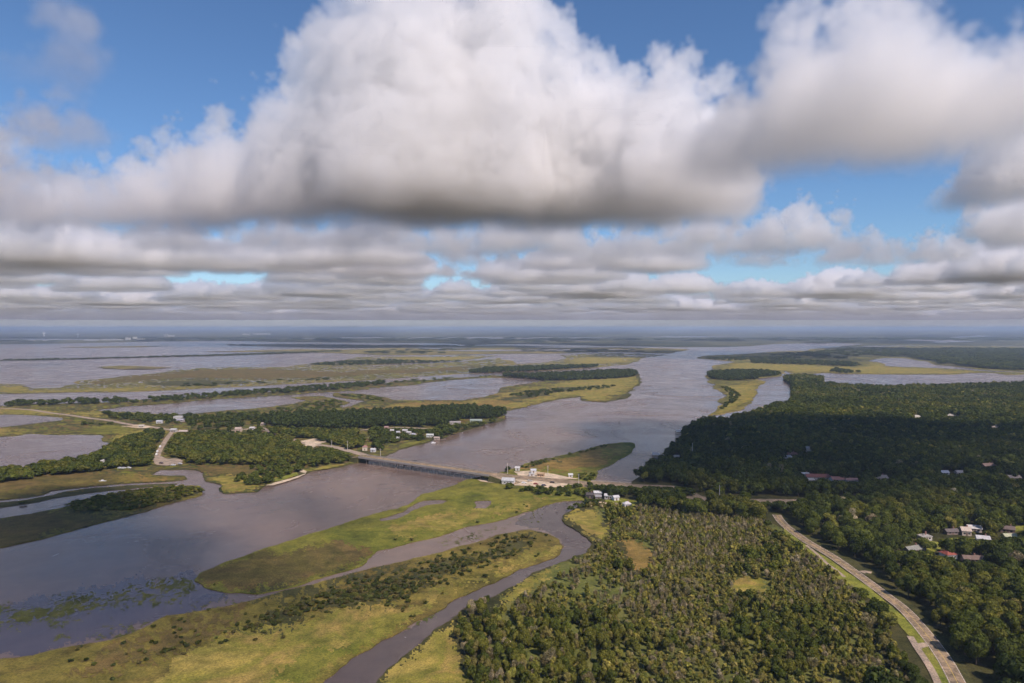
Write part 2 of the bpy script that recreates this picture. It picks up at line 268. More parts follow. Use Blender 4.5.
# vegetation zones lying on the land
zones = [
 ([(150,683),(200,640),(262,628),(330,612),(400,610),(470,585),(545,548),(556,543),(558,550),(540,560),(515,568),(478,585),(450,598),(420,616),(395,632),(345,655),(300,690),(240,760),(60,760)], 'marsh_yellow', .62),
 ([(300,690),(330,665),(370,645),(400,630),(380,625),(350,640),(310,655),(260,690)], 'marsh_green', .64),
 ([(196,584),(210,572),(245,560),(300,548),(345,545),(370,552),(362,562),(330,574),(290,586),(250,592),(215,591)], 'marsh_brown', .62),
 ([(390,530),(430,520),(470,514),(520,504),(560,499),(540,506),(500,517),(450,528),(400,541)], 'marsh_yellow', .64),
 ([(440,500),(450,490),(480,487),(520,490),(560,494),(530,499),(500,499),(470,499)], 'marsh_green', .64),
 ([(522,467),(545,461),(590,451),(620,444.5),(630,445),(622,454),(600,464),(588,470),(560,472),(530,472)], 'marsh_orange', .62),
 ([(517,468),(545,460),(565,456.5),(560,462),(540,467),(525,471)], 'marsh_dark', .64),
 ([(590,452),(618,445),(631,444.4),(628,450),(610,459),(600,457)], 'marsh_yellow', .66),
 ([(566,520),(574,512),(600,508),(607,520),(612,540),(600,546),(592,540),(580,530)], 'marsh_yellow', .78),
 ([(614,545),(635,542),(652,548),(657,560),(650,572),(636,575),(625,562)], 'marsh_orange', .78),
 ([(378,690),(396,669),(424,645),(452,624),(458,618),(452,640),(462,655),(468,700),(460,770),(330,770)], 'marsh_yellow', .78),
 ([(497,600),(514,590),(531,580),(546,572),(556,570),(545,584),(528,598),(512,606)], 'marsh_yellow', .78),
 ([(732,586),(745,581),(770,583),(772,598),(750,603),(736,598)], 'marsh_yellow', .78),
 ([(546,572),(590,556),(640,575),(660,590),(650,620),(600,640),(540,612),(520,604)], 'scrub', .74),
 ([(600,508),(640,512),(780,530),(800,560),(850,600),(880,660),(900,760),(470,760),(500,600),(640,600),(660,560),(615,545)], 'scrub', .72),
 ([(150,475.8),(184,477),(186,480),(172,482),(150,483),(128,483.8),(60,490),(40,494),(0,500),(-40,500),(0,484),(60,477),(110,476)], 'marsh', .62),
 ([(206,479),(214,477),(235,476),(256,475),(290,475),(306,473.5),(300,476),(286,480),(262,485),(240,493),(224,494.4),(219,492),(221,486),(216,484),(206,481)], 'marsh_yellow', .64),
 ([(182,470.2),(195,467.5),(260,465.5),(300,467),(270,472),(230,475),(204,477),(203,473),(194,470.2)], 'marsh_brown', .62),
 ([(132,477),(150,476),(170,478.4),(164,481.4),(140,482.6)], 'marsh_orange', .64),
 ([(-40,480),(0,478),(60,474),(100,474),(120,478),(80,484),(40,489),(0,494),(-40,496)], 'marsh_brown', .64),
 ([(62,503.5),(70,507),(60,513),(50,513),(56,508)], 'marsh_yellow', .62),
 ([(99,520),(104,513),(125,510),(128,514),(112,520)], 'marsh_yellow', .63),
 ([(-60,527),(0,522),(60,513),(100,517),(100,522),(60,533),(0,547),(-60,556)], 'marsh_brown', .6),
 ([(70,415),(96,411.5),(110,413),(128,413.6),(150,415.5),(140,418),(110,417.5),(85,417.5)], 'marsh_yellow', .62),
 ([(-60,409),(0,408.5),(30,409),(60,416),(30,414.6),(0,414.2),(-60,413.5)], 'marsh_yellow', .62),
 ([(85,432),(110,425),(140,428),(128,434),(104,436.5)], 'marsh_green', .62),
 ([(-60,430),(0,430.5),(16,431),(14,434),(0,435),(-60,436)], 'marsh_yellow', .62),
 ([(108,437),(140,432),(172,433),(170,436),(130,441),(114,442)], 'marsh_yellow', .62),
 ([(112,441),(125,440),(128,443.6),(118,444)], 'lawn', .66),
 ([(155,431.5),(200,432.5),(232,434),(250,435),(252,438),(238,437),(200,434.8),(160,434)], 'marsh_yellow', .62),
 ([(384,404),(420,403.5),(470,402.5),(496,398),(510,392),(560,383),(600,378),(637,377),(638,384),(626,391),(613,399),(603,401),(584,400),(578,396),(556,399),(520,407.8),(500,411),(470,406.5),(430,406.5),(384,408)], 'marsh_yellow', .62),
 ([(384,405),(430,403.6),(470,403.6),(500,398),(540,391),(560,386),(530,398),(500,408),(470,408),(420,407.6)], 'marsh_orange', .64),
 ([(500,398),(530,391),(570,387.5),(600,386),(590,389.5),(560,392),(530,398),(512,403)], 'marsh_dark', .66),
 ([(280,414),(340,411),(384,409),(384,412.4),(340,416),(300,418.3)], 'marsh_orange', .63),
 ([(304,418.8),(330,416),(380,413.8),(384,417),(350,418.4),(310,420.6)], 'sand', .66),
 ([(0,386),(24,386.5),(33,390.5),(60,390),(128,388.5),(184,387.5),(256,384.5),(300,382.5),(384,377.2),(420,372.6),(400,376),(340,380.6),(281,384),(215,387.2),(128,391.4),(25,393),(0,393.3)], 'marsh_yellow', .72),
 ([(200,370),(260,369),(300,370.5),(340,372),(384,371),(440,368),(470,366),(470,370),(420,372),(340,376),(280,379),(220,378.5),(160,379),(120,383),(90,384),(130,378),(170,373)], 'marsh_brown', .74),
 ([(150,383),(200,380),(250,381),(240,384),(190,385.6),(150,387)], 'marsh_dark', .76),
 ([(398,357.8),(440,357.4),(495,356.4),(470,359),(430,361.3),(400,360.6)], 'marsh_yellow', .74),
 ([(570,361),(590,357),(620,356.6),(636,358.5),(628,362.4),(600,364),(580,364.6)], 'marsh_yellow', .74),
 ([(722,369),(735,363.6),(770,364),(800,366),(850,367),(862,369.5),(850,372.8),(822,372),(800,373),(784,370.5),(770,371.4),(750,369.5),(730,370)], 'marsh_yellow', .74),
 ([(715,383),(735,386),(757,382),(758.6,386),(757.6,393.8),(753,400),(743.7,406.2),(720,414.4),(710,415.8),(722,408),(735,400),(735,393),(724,386)], 'marsh_yellow', .74),
 ([(850,368),(865,365),(880,364.6),(902,368),(940,370),(985,372.3),(950,374),(900,374),(856,373.8)], 'marsh_yellow', .74),
 ([(793,399.6),(792,392),(794,391),(806,391.5),(813,397),(806,400),(796,402.6)], 'marsh_yellow', .78),
]
def cells(name, poly, mat, z, label, cat, warp=1.0, hole=.0, seed=0, dx=1.7, test=None, kind='structure'):
    "patch of ground cover with a ragged vegetation edge, laid as small plots on the ground"
    xs = [p[0] for p in poly]; ys = [p[1] for p in poly]; ym = sum(ys)/len(ys); dy = dx*max(.10, min(.55, (ym-HY)/300))
    gx = np.arange(max(min(xs), -90)-6, min(max(xs), 1120)+6, dx); gy = np.arange(min(ys)-3, min(max(ys), 800)+3, dy)
    PX, PY = np.meshgrid(gx, gy); PY = np.maximum(PY, HY+4)
    cx = (PX[:-1, :-1]+dx/2); cy_ = (PY[:-1, :-1]+dy/2); D = F*H/(cy_-HY); X = (cx-512)/F*D
    e = np.clip((cy_-HY)/260, .06, 1)
    wx = ((fbm(cx/26, cy_/26/e, seed+1, 4)-.5)*34+(fbm(cx/5, cy_/5/e, seed+9, 3)-.5)*15+(vnoise(cx/1.3, cy_/1.3/e, seed+3)-.5)*9)*warp
    wy = ((fbm(cx/26, cy_/26/e, seed+5, 4)-.5)*20+(fbm(cx/5, cy_/5/e, seed+13, 3)-.5)*13+(vnoise(cx/1.3, cy_/1.3/e, seed+4)-.5)*9)*warp*e
    k = inside(cx+wx, cy_+wy, poly)
    if hole: k &= fbm(cx/4.5, cy_/4.5/e, seed+21, 4) < 1-hole
    if test is not None: k &= test(cx, cy_)
    r = np.random.default_rng(seed); jx = r.uniform(-.35, .35, PX.shape)*dx; jy = r.uniform(-.35, .35, PY.shape)*dy
    VX, VY = PX+jx, np.maximum(PY+jy, HY+3.5); VD = F*H/(VY-HY); V = np.stack([(VX-512)/F*VD, VD, np.full(VD.shape, z)], -1).reshape(-1, 3)
    nx_ = PX.shape[1]; i, j = np.nonzero(k); q = i*nx_+j
    if not len(q): return
    Fq = np.stack([q, q+nx_, q+nx_+1, q+1], 1)[:, ::-1]; u, inv = np.unique(Fq, return_inverse=True)
    Fq = inv.reshape(Fq.shape)
    o = mk(name, V[u].tolist(), Fq.tolist(), mat); tag(o, label, cat, kind=kind); return o
LANDS = {.6: [A_strip, B_isl, G_isl, C1, C2, H_isl, J_isl, E_land]}
WHOLES = [W8, W5, W6, W14, pond, inlet]
def onland(cx, cy_):
    k = np.zeros(cx.shape, bool)
    for l in LANDS[.6]: k |= inside(cx, cy_, l) & inside(cx+1.5, cy_, l) & inside(cx-1.5, cy_, l)
    for l in WHOLES: k &= ~inside(cx, cy_, l)
    return k
for i, (p, mn, z) in enumerate(zones):
    cells({'sand': 'sand_flat', 'lawn': 'lawn', 'scrub': 'scrubland'}.get(mn, 'marsh_patch'), p, M[mn], z+.004*i,
          {'marsh_yellow': 'straw yellow grass', 'marsh_green': 'bright green grass', 'marsh_brown': 'brown reeds', 'marsh_dark': 'dark rushes', 'marsh_orange': 'orange brown reeds', 'scrub': 'olive scrub ground', 'sand': 'pale sand flat', 'lawn': 'mown lawn', 'marsh': 'olive grass'}[mn]+' patch on the delta land', 'ground cover',
          warp=1.0 if mn not in ('sand', 'lawn') else .3, hole=0, seed=i*7, test=onland, dx=1.7 if i not in (0,) else 2.2)
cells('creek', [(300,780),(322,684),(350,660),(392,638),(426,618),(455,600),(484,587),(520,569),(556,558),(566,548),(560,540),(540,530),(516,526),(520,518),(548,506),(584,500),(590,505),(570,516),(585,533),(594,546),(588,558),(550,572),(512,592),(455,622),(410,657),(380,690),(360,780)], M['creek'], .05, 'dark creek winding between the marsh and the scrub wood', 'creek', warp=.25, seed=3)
cells('sky_tinted_water', [(-60,612),(0,606),(60,596),(120,584),(188,571),(200,590),(230,598),(200,612),(160,622),(100,642),(30,657),(-60,668)], M['shallow'], .05, 'water around the floating weeds with blue sky reflection painted in', 'shallow water', warp=.7, seed=4)  # water sheet tinted blue to stand for reflected sky
for q, (poly, mn) in enumerate([([(235,636),(262,622),(300,604),(345,592),(385,584),(400,592),(395,606),(350,612),(310,618),(262,636)], 'marsh_dark'), ([(380,592),(400,578),(440,562),(480,550),(520,536),(540,540),(510,556),(460,576),(410,596)], 'marsh_dark'), ([(60,676),(110,655),(160,635),(210,612),(240,604),(240,622),(180,654),(120,680)], 'marsh_brown'), ([(230,600),(300,585),(360,570),(420,556),(400,574),(340,592),(262,610)], 'marsh_dark')]):
    cells('marsh_patch', poly, M[mn], .70+.006*q, 'low dark scrub growth spreading through the foreground marsh', 'ground cover', warp=1.2, hole=.42, seed=900+q, dx=1.5, test=onland)
# mottling drifts over the large marshes
for i, (p, mn, hl, z) in enumerate([(C1, 'marsh_dark', .55, .510),
    (H_isl, 'marsh_dark', .55, 0.61), (H_isl, 'marsh_green', .57, 0.62), (H_isl, 'water', .615, .70), (J_isl, 'marsh_dark', .55, 0.61), (J_isl, 'marsh_green', .57, 0.62), (G_isl, 'marsh_green', .54, 0.51), (G_isl, 'marsh_brown', .56, 0.52)]):
    cells('marsh_patch', p, M[mn], z, {'marsh_brown': 'brown reeds', 'marsh_dark': 'dark rushes', 'marsh_yellow': 'straw yellow grass', 'marsh_green': 'green grass', 'water': 'small shallow pools'}[mn]+' drifting over a marsh island', 'ground cover', warp=.3, hole=hl, seed=400+i*31, test=onland, dx=2.2)

# ------------------------------------------------------------------ roads, tracks, yards
def smooth(pts, n=8):
    out = []
    for i in range(len(pts)-1):
        p0 = pts[max(i-1, 0)]; p1 = pts[i]; p2 = pts[i+1]; p3 = pts[min(i+2, len(pts)-1)]
        for k in range(n):
            t = k/n
            out.append(tuple(.5*(2*p1[j]+(p2[j]-p0[j])*t+(2*p0[j]-5*p1[j]+4*p2[j]-p3[j])*t*t+(3*p1[j]-p0[j]-3*p2[j]+p3[j])*t**3) for j in (0, 1)))
    out.append(tuple(pts[-1])); return out
def ribbon(name, pts, wd, mat, z, off=0., label=None, cat='road', dash=None, parent=None, kind='structure'):
    pts = smooth(pts); V = []; Fc = []; s = 0
    for i, (x, y) in enumerate(pts):
        a = pts[max(i-1, 0)]; b = pts[min(i+1, len(pts)-1)]; dx, dy = b[0]-a[0], b[1]-a[1]; l = math.hypot(dx, dy) or 1
        nx, ny = -dy/l, dx/l
        V += [(x+nx*(off-wd/2), y+ny*(off-wd/2), z), (x+nx*(off+wd/2), y+ny*(off+wd/2), z)]
    for i in range(len(pts)-1): Fc.append((2*i, 2*i+2, 2*i+3, 2*i+1))
    o = mk(name, V, Fc, mat, parent)
    if not parent: tag(o, label, cat, kind=kind)
    return o
hw = gp([(778,517),(785.4,526.8),(806.8,542.9),(833.6,559),(860,577.7),(887,597.8),(908.6,615),(930,639.3),(946,660.7),(959,683),(985,735)])
verge = [(786,530),(810,549),(833,563),(858,581),(885,602),(906,620),(926,643),(942,664),(958,690),(975,735),(925,735),(941,683),(930,665),(920,652),(912,640),(890,612),(868,600),(848,588),(828,572),(804,552),(786,538)]
sheet('grass_verge', verge, M['lawn'], 1.0, skirt=False, amp=.03, label='green grass verge along the highway', cat='grass verge')
sheet('grass_verge', [(790,527),(812,543),(840,560),(866,577),(893,597),(915,614),(936,638),(952,659),(966,682),(990,720),(1004,722),(975,682),(960,659),(944,637),(921,613),(899,596),(872,575),(845,556),(815,539),(793,524)], M['marsh_dark'], 1.02, skirt=False, amp=.05, label='dark grass bank right of the highway', cat='grass verge')
ribbon('highway', hw, 6.8, M['road'], 1.10, label='two lane asphalt highway running through the forest', cat='highway')
ribbon('lane_marking', hw, .13, M['line_w'], 1.115, off=3.05, label='white edge line of the forest highway', cat='road marking')
ribbon('lane_marking', hw, .13, M['line_w'], 1.115, off=-3.05, label='white edge line of the forest highway', cat='road marking')
ribbon('lane_marking', hw, .2, M['line_y'], 1.115, label='yellow centre line of the forest highway', cat='road marking')
front = gp([(913.6,641),(921.6,654),(930.5,667),(939.4,683),(956,720)])
ribbon('frontage_road', front, 3.0, M['track'], 1.06, label='pale frontage road beside the highway', cat='road')
ribbon('frontage_road', gp([(920.6,652),(929,649.5),(937,650)]), 4, M['track'], 1.065, label='short link from highway to frontage road', cat='road')
ribbon('frontage_road', gp([(808,548),(818,556),(829.6,567),(838,573),(847,580.4)]), 2.0, M['track'], 1.06, label='pale lay-by left of the highway', cat='road')
ribbon('track', gp([(864,575.6),(868,575),(874,576)]), 4, M['track'], 1.06, label='short pale driveway right of the highway', cat='track')
cause = gp([(489,475.3),(500,476.5),(515,478.4),(540,480.6),(571,483.4),(587,485),(605,486.2),(627.5,487.6),(650,488.4),(671,489.4),(684,493),(700,500),(740,503),(776,503.2),(800,503.5),(850,503)])
ribbon('causeway_road', cause, 17, M['road'], .95, label='causeway road running east from the bridge', cat='road')
ribbon('causeway_road', gp([(560,480.5),(593,489.3),(608,490.6),(620,490.4),(632,492),(648,495)]), 7, M['road'], .93, label='service road below the causeway', cat='road')
sheet('paved_yard', [(505,478.5),(520,477),(545,480),(575,483),(590,486),(575,487.6),(552,489),(535,487),(520,484.6),(508,482)], M['sand'], .86, skirt=False, amp=.04, label='pale paved yard beside the causeway', cat='yard')
sheet('sand_yard', [(477,481),(486,480),(500,480.8),(501,483.4),(494,484.2),(480,482.8)], M['sand'], .87, skirt=False, amp=.06, label='white sandy yard at the east end of the bridge', cat='yard')
sheet('sand_yard', [(514,473),(530,472),(545,474),(566,478),(580,480.5),(560,480.3),(535,478.6),(518,476.6)], M['sand'], .87, skirt=False, amp=.06, label='sandy shoulder on the river side of the causeway', cat='yard')
sheet('lawn', [(556,489),(580,487.5),(600,490),(604,492.4),(590,496),(575,500),(558,502),(546,503.5),(553,497)], M['marsh_green'], .84, skirt=False, label='green strip between yard and creek', cat='grass')
sheet('lawn', [(605,502),(622,500),(638,503),(634,509),(620,508),(608,505.5)], M['lawn'], .98, skirt=False, label='small lawn at the creekside marina', cat='lawn')
sheet('sand_yard', [(492,478),(505,478),(520,482),(545,485),(560,488),(545,489.6),(528,487.5),(512,486.6),(498,484.5)], M['sand'], .88, skirt=False, amp=.05, label='cream sandy yard below the causeway lanes', cat='yard')
ribbon('track', gp([(596,503),(602,504.5),(610,505.5),(622,506)]), 4, M['sand'], 1.02, label='sandy drive at the creekside marina', cat='track')
wroad = gp([(-40,407),(12.5,409.4),(31,410.6),(50,413.6),(70,416),(87.5,418.8),(106,421),(128,425),(149,427.6),(172,431),(184,432.5),(207,431.8),(235,431),(258,428.4)])
ribbon('causeway_road', wroad, 9, M['track'], .9, label='pale causeway road crossing the left island', cat='road')
ribbon('causeway_road', gp([(258,428.4),(275,434),(300,443.5),(331,447.5),(351,452.6),(364,456.3)]), 11, M['track'], .93, label='road from the sand lot to the bridge', cat='road')
ribbon('track', gp([(172,431.5),(167,438),(161,447),(157,455),(156,460)]), 6, M['track'], .93, label='pale track down to the boat ramp', cat='track')
sheet('parking_lot', [(154,456),(158,457),(166,460),(176,459.5),(182,462),(180,465.5),(166,467),(155,466),(152,462)], M['track'], .95, skirt=False, amp=.04, label='pale parking lot at the boat ramp', cat='parking lot')
sheet('sand_yard', [(300,442),(312,439.5),(325,440.5),(326,443),(316,446),(310,451),(306,449)], M['sand'], .96, skirt=False, label='sandy lot west of the bridge', cat='yard')
sheet('sand_yard', [(120,427),(140,425.8),(152,427.4),(146,429),(130,428.4)], M['sand'], .96, skirt=False, label='sandy lot on the left island', cat='yard')
sheet('beach', [(264.6,486.9),(275,483.6),(288,480.3),(300,476.4),(305,474.6),(298,473),(296,469),(300,469.5),(306,472.6),(305,475.2),(298,478.8),(285,483.2),(272,487)], M['sand'], .9, skirt=False, amp=.05, label='narrow sandy beach on the river bank', cat='beach')
sheet('lawn', [(271,481.5),(285,476),(296,473.6),(297,476),(286,480),(274,483)], M['lawn'], .9, skirt=False, label='bright grass behind the sandy beach', cat='grass')
sheet('lawn', [(313,471),(322,467.5),(344,465),(343,466.4),(330,469.3),(314,471.6)], M['marsh_yellow'], .9, skirt=False, label='yellow reed margin below the bridge', cat='grass')
sheet('lawn', [(399,446),(410,442.8),(420,442),(424,442.8),(412,446),(402,449)], M['marsh_green'], .9, skirt=False, label='green bank beside the fishing camps', cat='grass')
ribbon('track', gp([(360,431),(386,429),(401,428.4),(428,429.5)]), 7, M['track'], .93, label='straight camp road under the dark wood', cat='track')
lawns = [[(918,545),(930,543),(943,545),(944,551),(938,556),(925,552)], [(949,541),(965,540),(980,541),(984,550),(976,556),(962,551)], [(932,563),(945,562),(955,568),(952,573),(940,570)], [(950,573),(958,570),(975,570),(976,576),(964,583),(952,580)], [(1008,529),(1030,527),(1040,534),(1016,534)],[(1003,539),(1024,537),(1030,541),(1006,543)],[(798,457),(811,452.5),(812,457),(802,460)],[(915,417),(922,416.6),(921,421),(913,422)],[(985,518),(1003,517),(1008,522),(992,520)]]
for k, l in enumerate(lawns): sheet('lawn', l, M['lawn' if k < 6 else 'marsh_yellow'], 1.04, skirt=False, amp=.1, label='sunlit lawn between the houses in the forest', cat='lawn')
ribbon('track', gp([(956,545),(964,549),(973,554),(980,559)]), 4, M['track'], 1.09, label='dirt drive across the sunlit lawn', cat='track')
ribbon('track', gp([(984,519),(993,519),(1002,520.5),(1006,524)]), 4, M['track'], 1.09, label='curving pale lane behind the houses', cat='track')
ribbon('track', gp([(1013,560),(1012,566),(1009,572)]), 3, M['track'], 1.09, label='narrow pale drive at the right edge', cat='track')

# ------------------------------------------------------------------ trees
def crown_tris(seed, nf, s, lobes=9, flat=.36, spread=.30, lr=(.15, .26), bare=False, thin=0.):
    r = np.random.default_rng(seed)
    a = r.uniform(0, 2*np.pi, lobes); q = np.sqrt(r.uniform(0, 1, lobes))*spread
    cz = .60+r.uniform(-1, 1, lobes)*(flat-.16)
    cz = np.where(q < spread*.5, cz+.08, cz-.04)
    c = np.stack([np.cos(a)*q, np.sin(a)*q, cz], 1); rad = r.uniform(*lr, lobes)
    k = r.choice(lobes, nf*3, p=rad**2/np.sum(rad**2))
    d = r.normal(size=(nf*3, 3)); d[:, 2] = d[:, 2]*.9+.35; d /= np.linalg.norm(d, axis=1)[:, None]
    depth = r.uniform(.80, 1.08, nf*3)[:, None]
    p = c[k]+d*(rad[k, None])*depth*np.array([1, 1, .95])
    dist = np.linalg.norm(p[:, None, :]-c[None], axis=2)/rad[None]
    ok = (dist.min(1) > .70) & (p[:, 2] > .16)
    if thin: ok &= r.uniform(0, 1, nf*3) > thin
    p = p[ok][:nf]; d = d[ok][:nf]; n = len(p)
    if bare:
        up = np.tile(np.array([0, 0, 1.]), (n, 1))+r.normal(size=(n, 3))*.45; up /= np.linalg.norm(up, axis=1)[:, None]
        sdv = np.cross(up, r.normal(size=(n, 3))); sdv /= np.linalg.norm(sdv, axis=1)[:, None]
        return np.stack([p-sdv*s*.22, p+sdv*s*.22, p+up*s*1.9], 1)
    nn = d+r.normal(size=(n, 3))*.45; nn /= np.linalg.norm(nn, axis=1)[:, None]
    u = np.cross(nn, r.normal(size=(n, 3))); u /= np.linalg.norm(u, axis=1)[:, None]; v = np.cross(nn, u)
    sz = s*r.uniform(.6, 1.4, n)[:, None]
    return np.stack([p-u*sz*.6-v*sz*.4, p+u*sz*.6-v*sz*.35, p+v*sz*.75+nn*sz*.2], 1)
LODS = {}
def variants(kind, lod):
    k = (kind, lod)
    if k not in LODS:
        nf, s = [(2100, .062), (520, .12), (190, .19), (70, .32)][lod]
        nv = 6 if lod else 6
        if kind == 'broadleaf': LODS[k] = [crown_tris(11+i, nf, s, lobes=8+i % 4) for i in range(nv)]
        elif kind == 'scrub': LODS[k] = [crown_tris(31+i, int(nf*.7), s*1.15, lobes=5+i % 4, flat=.34, spread=.26, lr=(.12, .24), thin=.1) for i in range(nv)]
        elif kind == 'bare': LODS[k] = [np.concatenate([crown_tris(51+i, int(nf*.5), s*.9, lobes=6, flat=.36, spread=.25, lr=(.12, .22), bare=True), crown_tris(71+i, int(nf*.16), s*1.1, lobes=6, flat=.36, spread=.25, lr=(.12, .22))]) for i in range(nv)]
        elif kind == 'shrub': LODS[k] = [crown_tris(91+i, int(nf*.35), s*1.6, lobes=5, flat=.22, spread=.27, lr=(.16, .27)) * np.array([1, 1, 1.]) - np.array([0, 0, .18]) for i in range(nv)]
    return LODS[k]
TINT = {'broadleaf': [(.052,.068,.018), (.072,.088,.020), (.095,.110,.023), (.125,.125,.026)],
        'scrub': [(.14,.15,.038), (.19,.185,.042), (.25,.22,.056), (.19,.165,.055)],
        'bare': [(.29,.235,.145), (.33,.275,.18), (.26,.23,.12), (.22,.185,.10)],
        'shrub': [(.058,.070,.022), (.08,.088,.025), (.11,.11,.03), (.105,.09,.035)]}
WORD = {'broadleaf': ['dark green', 'deep green', 'mid green', 'yellow-green'], 'scrub': ['olive green', 'yellowish', 'straw-coloured', 'brownish'],
        'bare': ['grey-brown', 'pale grey', 'tan', 'brown'], 'shrub': ['dark green', 'deep green', 'mid green', 'brown-green']}

# tree areas: (pixel outline of the ground they stand on, spacing m, {kind: weight}, (crown width range), (height range), zone word, tint shift)
areas = [
 (E_land, 8.6, dict(broadleaf=.93, scrub=.07), (9, 15), (11, 19), 'E', 0),
]
# areas kept open inside the mainland
def near_line(X, Y, pts, d):
    m = np.zeros(X.shape, bool); pts = smooth(pts, 4)
    for (x1, y1), (x2, y2) in zip(pts, pts[1:]):
        dx, dy = x2-x1, y2-y1; l2 = dx*dx+dy*dy or 1
        t = np.clip(((X-x1)*dx+(Y-y1)*dy)/l2, 0, 1); m |= np.hypot(X-x1-t*dx, Y-y1-t*dy) < d
    return m
house_xy = []
scrubW = [(563,518),(574,511),(598,506),(640,512),(700,520),(760,525),(786,540),(812,556),(850,590),(880,625),(905,660),(915,700),(860,720),(700,900),(340,780),(377,683),(460,600),(512,589),(588,556),(592,545),(577,532)]
NFOREST = [(601,506),(604,492),(640,490.5),(690,500),(778,506),(786,520),(770,527),(740,524),(700,519),(640,513)]
open_px = [zones[i][0] for i in (8, 9, 10, 11, 12)] + lawns + [verge, [(603,500),(640,499),(642,509),(606,509)], [(590,487),(640,485.5),(690,489),(690,491.5),(640,490),(592,491)]]
def grid(poly_g, sp, seed):
    r = np.random.default_rng(seed)
    xs = [p[0] for p in poly_g]; ys = [p[1] for p in poly_g]
    X, Y = np.meshgrid(np.arange(max(min(xs), -9000), min(max(xs), 9000), sp), np.arange(max(min(ys), 205), max(ys), sp))
    X = (X+r.uniform(-.5, .5, X.shape)*sp*.95).ravel(); Y = (Y+r.uniform(-.5, .5, Y.shape)*sp*.95).ravel()
    return X, Y, r
T = []      # rows: x y crownwidth height rot kindindex tintindex zoneindex
KINDS = ['broadleaf', 'scrub', 'bare', 'shrub']; ZN = ['right', 'scrub', 'north', 'island', 'strip', 'marsh', 'bank']
def plant(X, Y, W, Hh, kind, tint, zone, r):
    n = len(X)
    if not n: return
    h0 = np.broadcast_to(Hh, n); Hh = hlimit(X, Y, W, Hh); W = np.broadcast_to(W, n)*np.clip(Hh/h0*1.5, .2, 1)
    T.append(np.stack([X, Y, np.broadcast_to(W, n), np.broadcast_to(Hh, n), r.uniform(0, 6.28, n), np.broadcast_to(kind, n), np.broadcast_to(tint, n), np.full(n, zone)], 1))
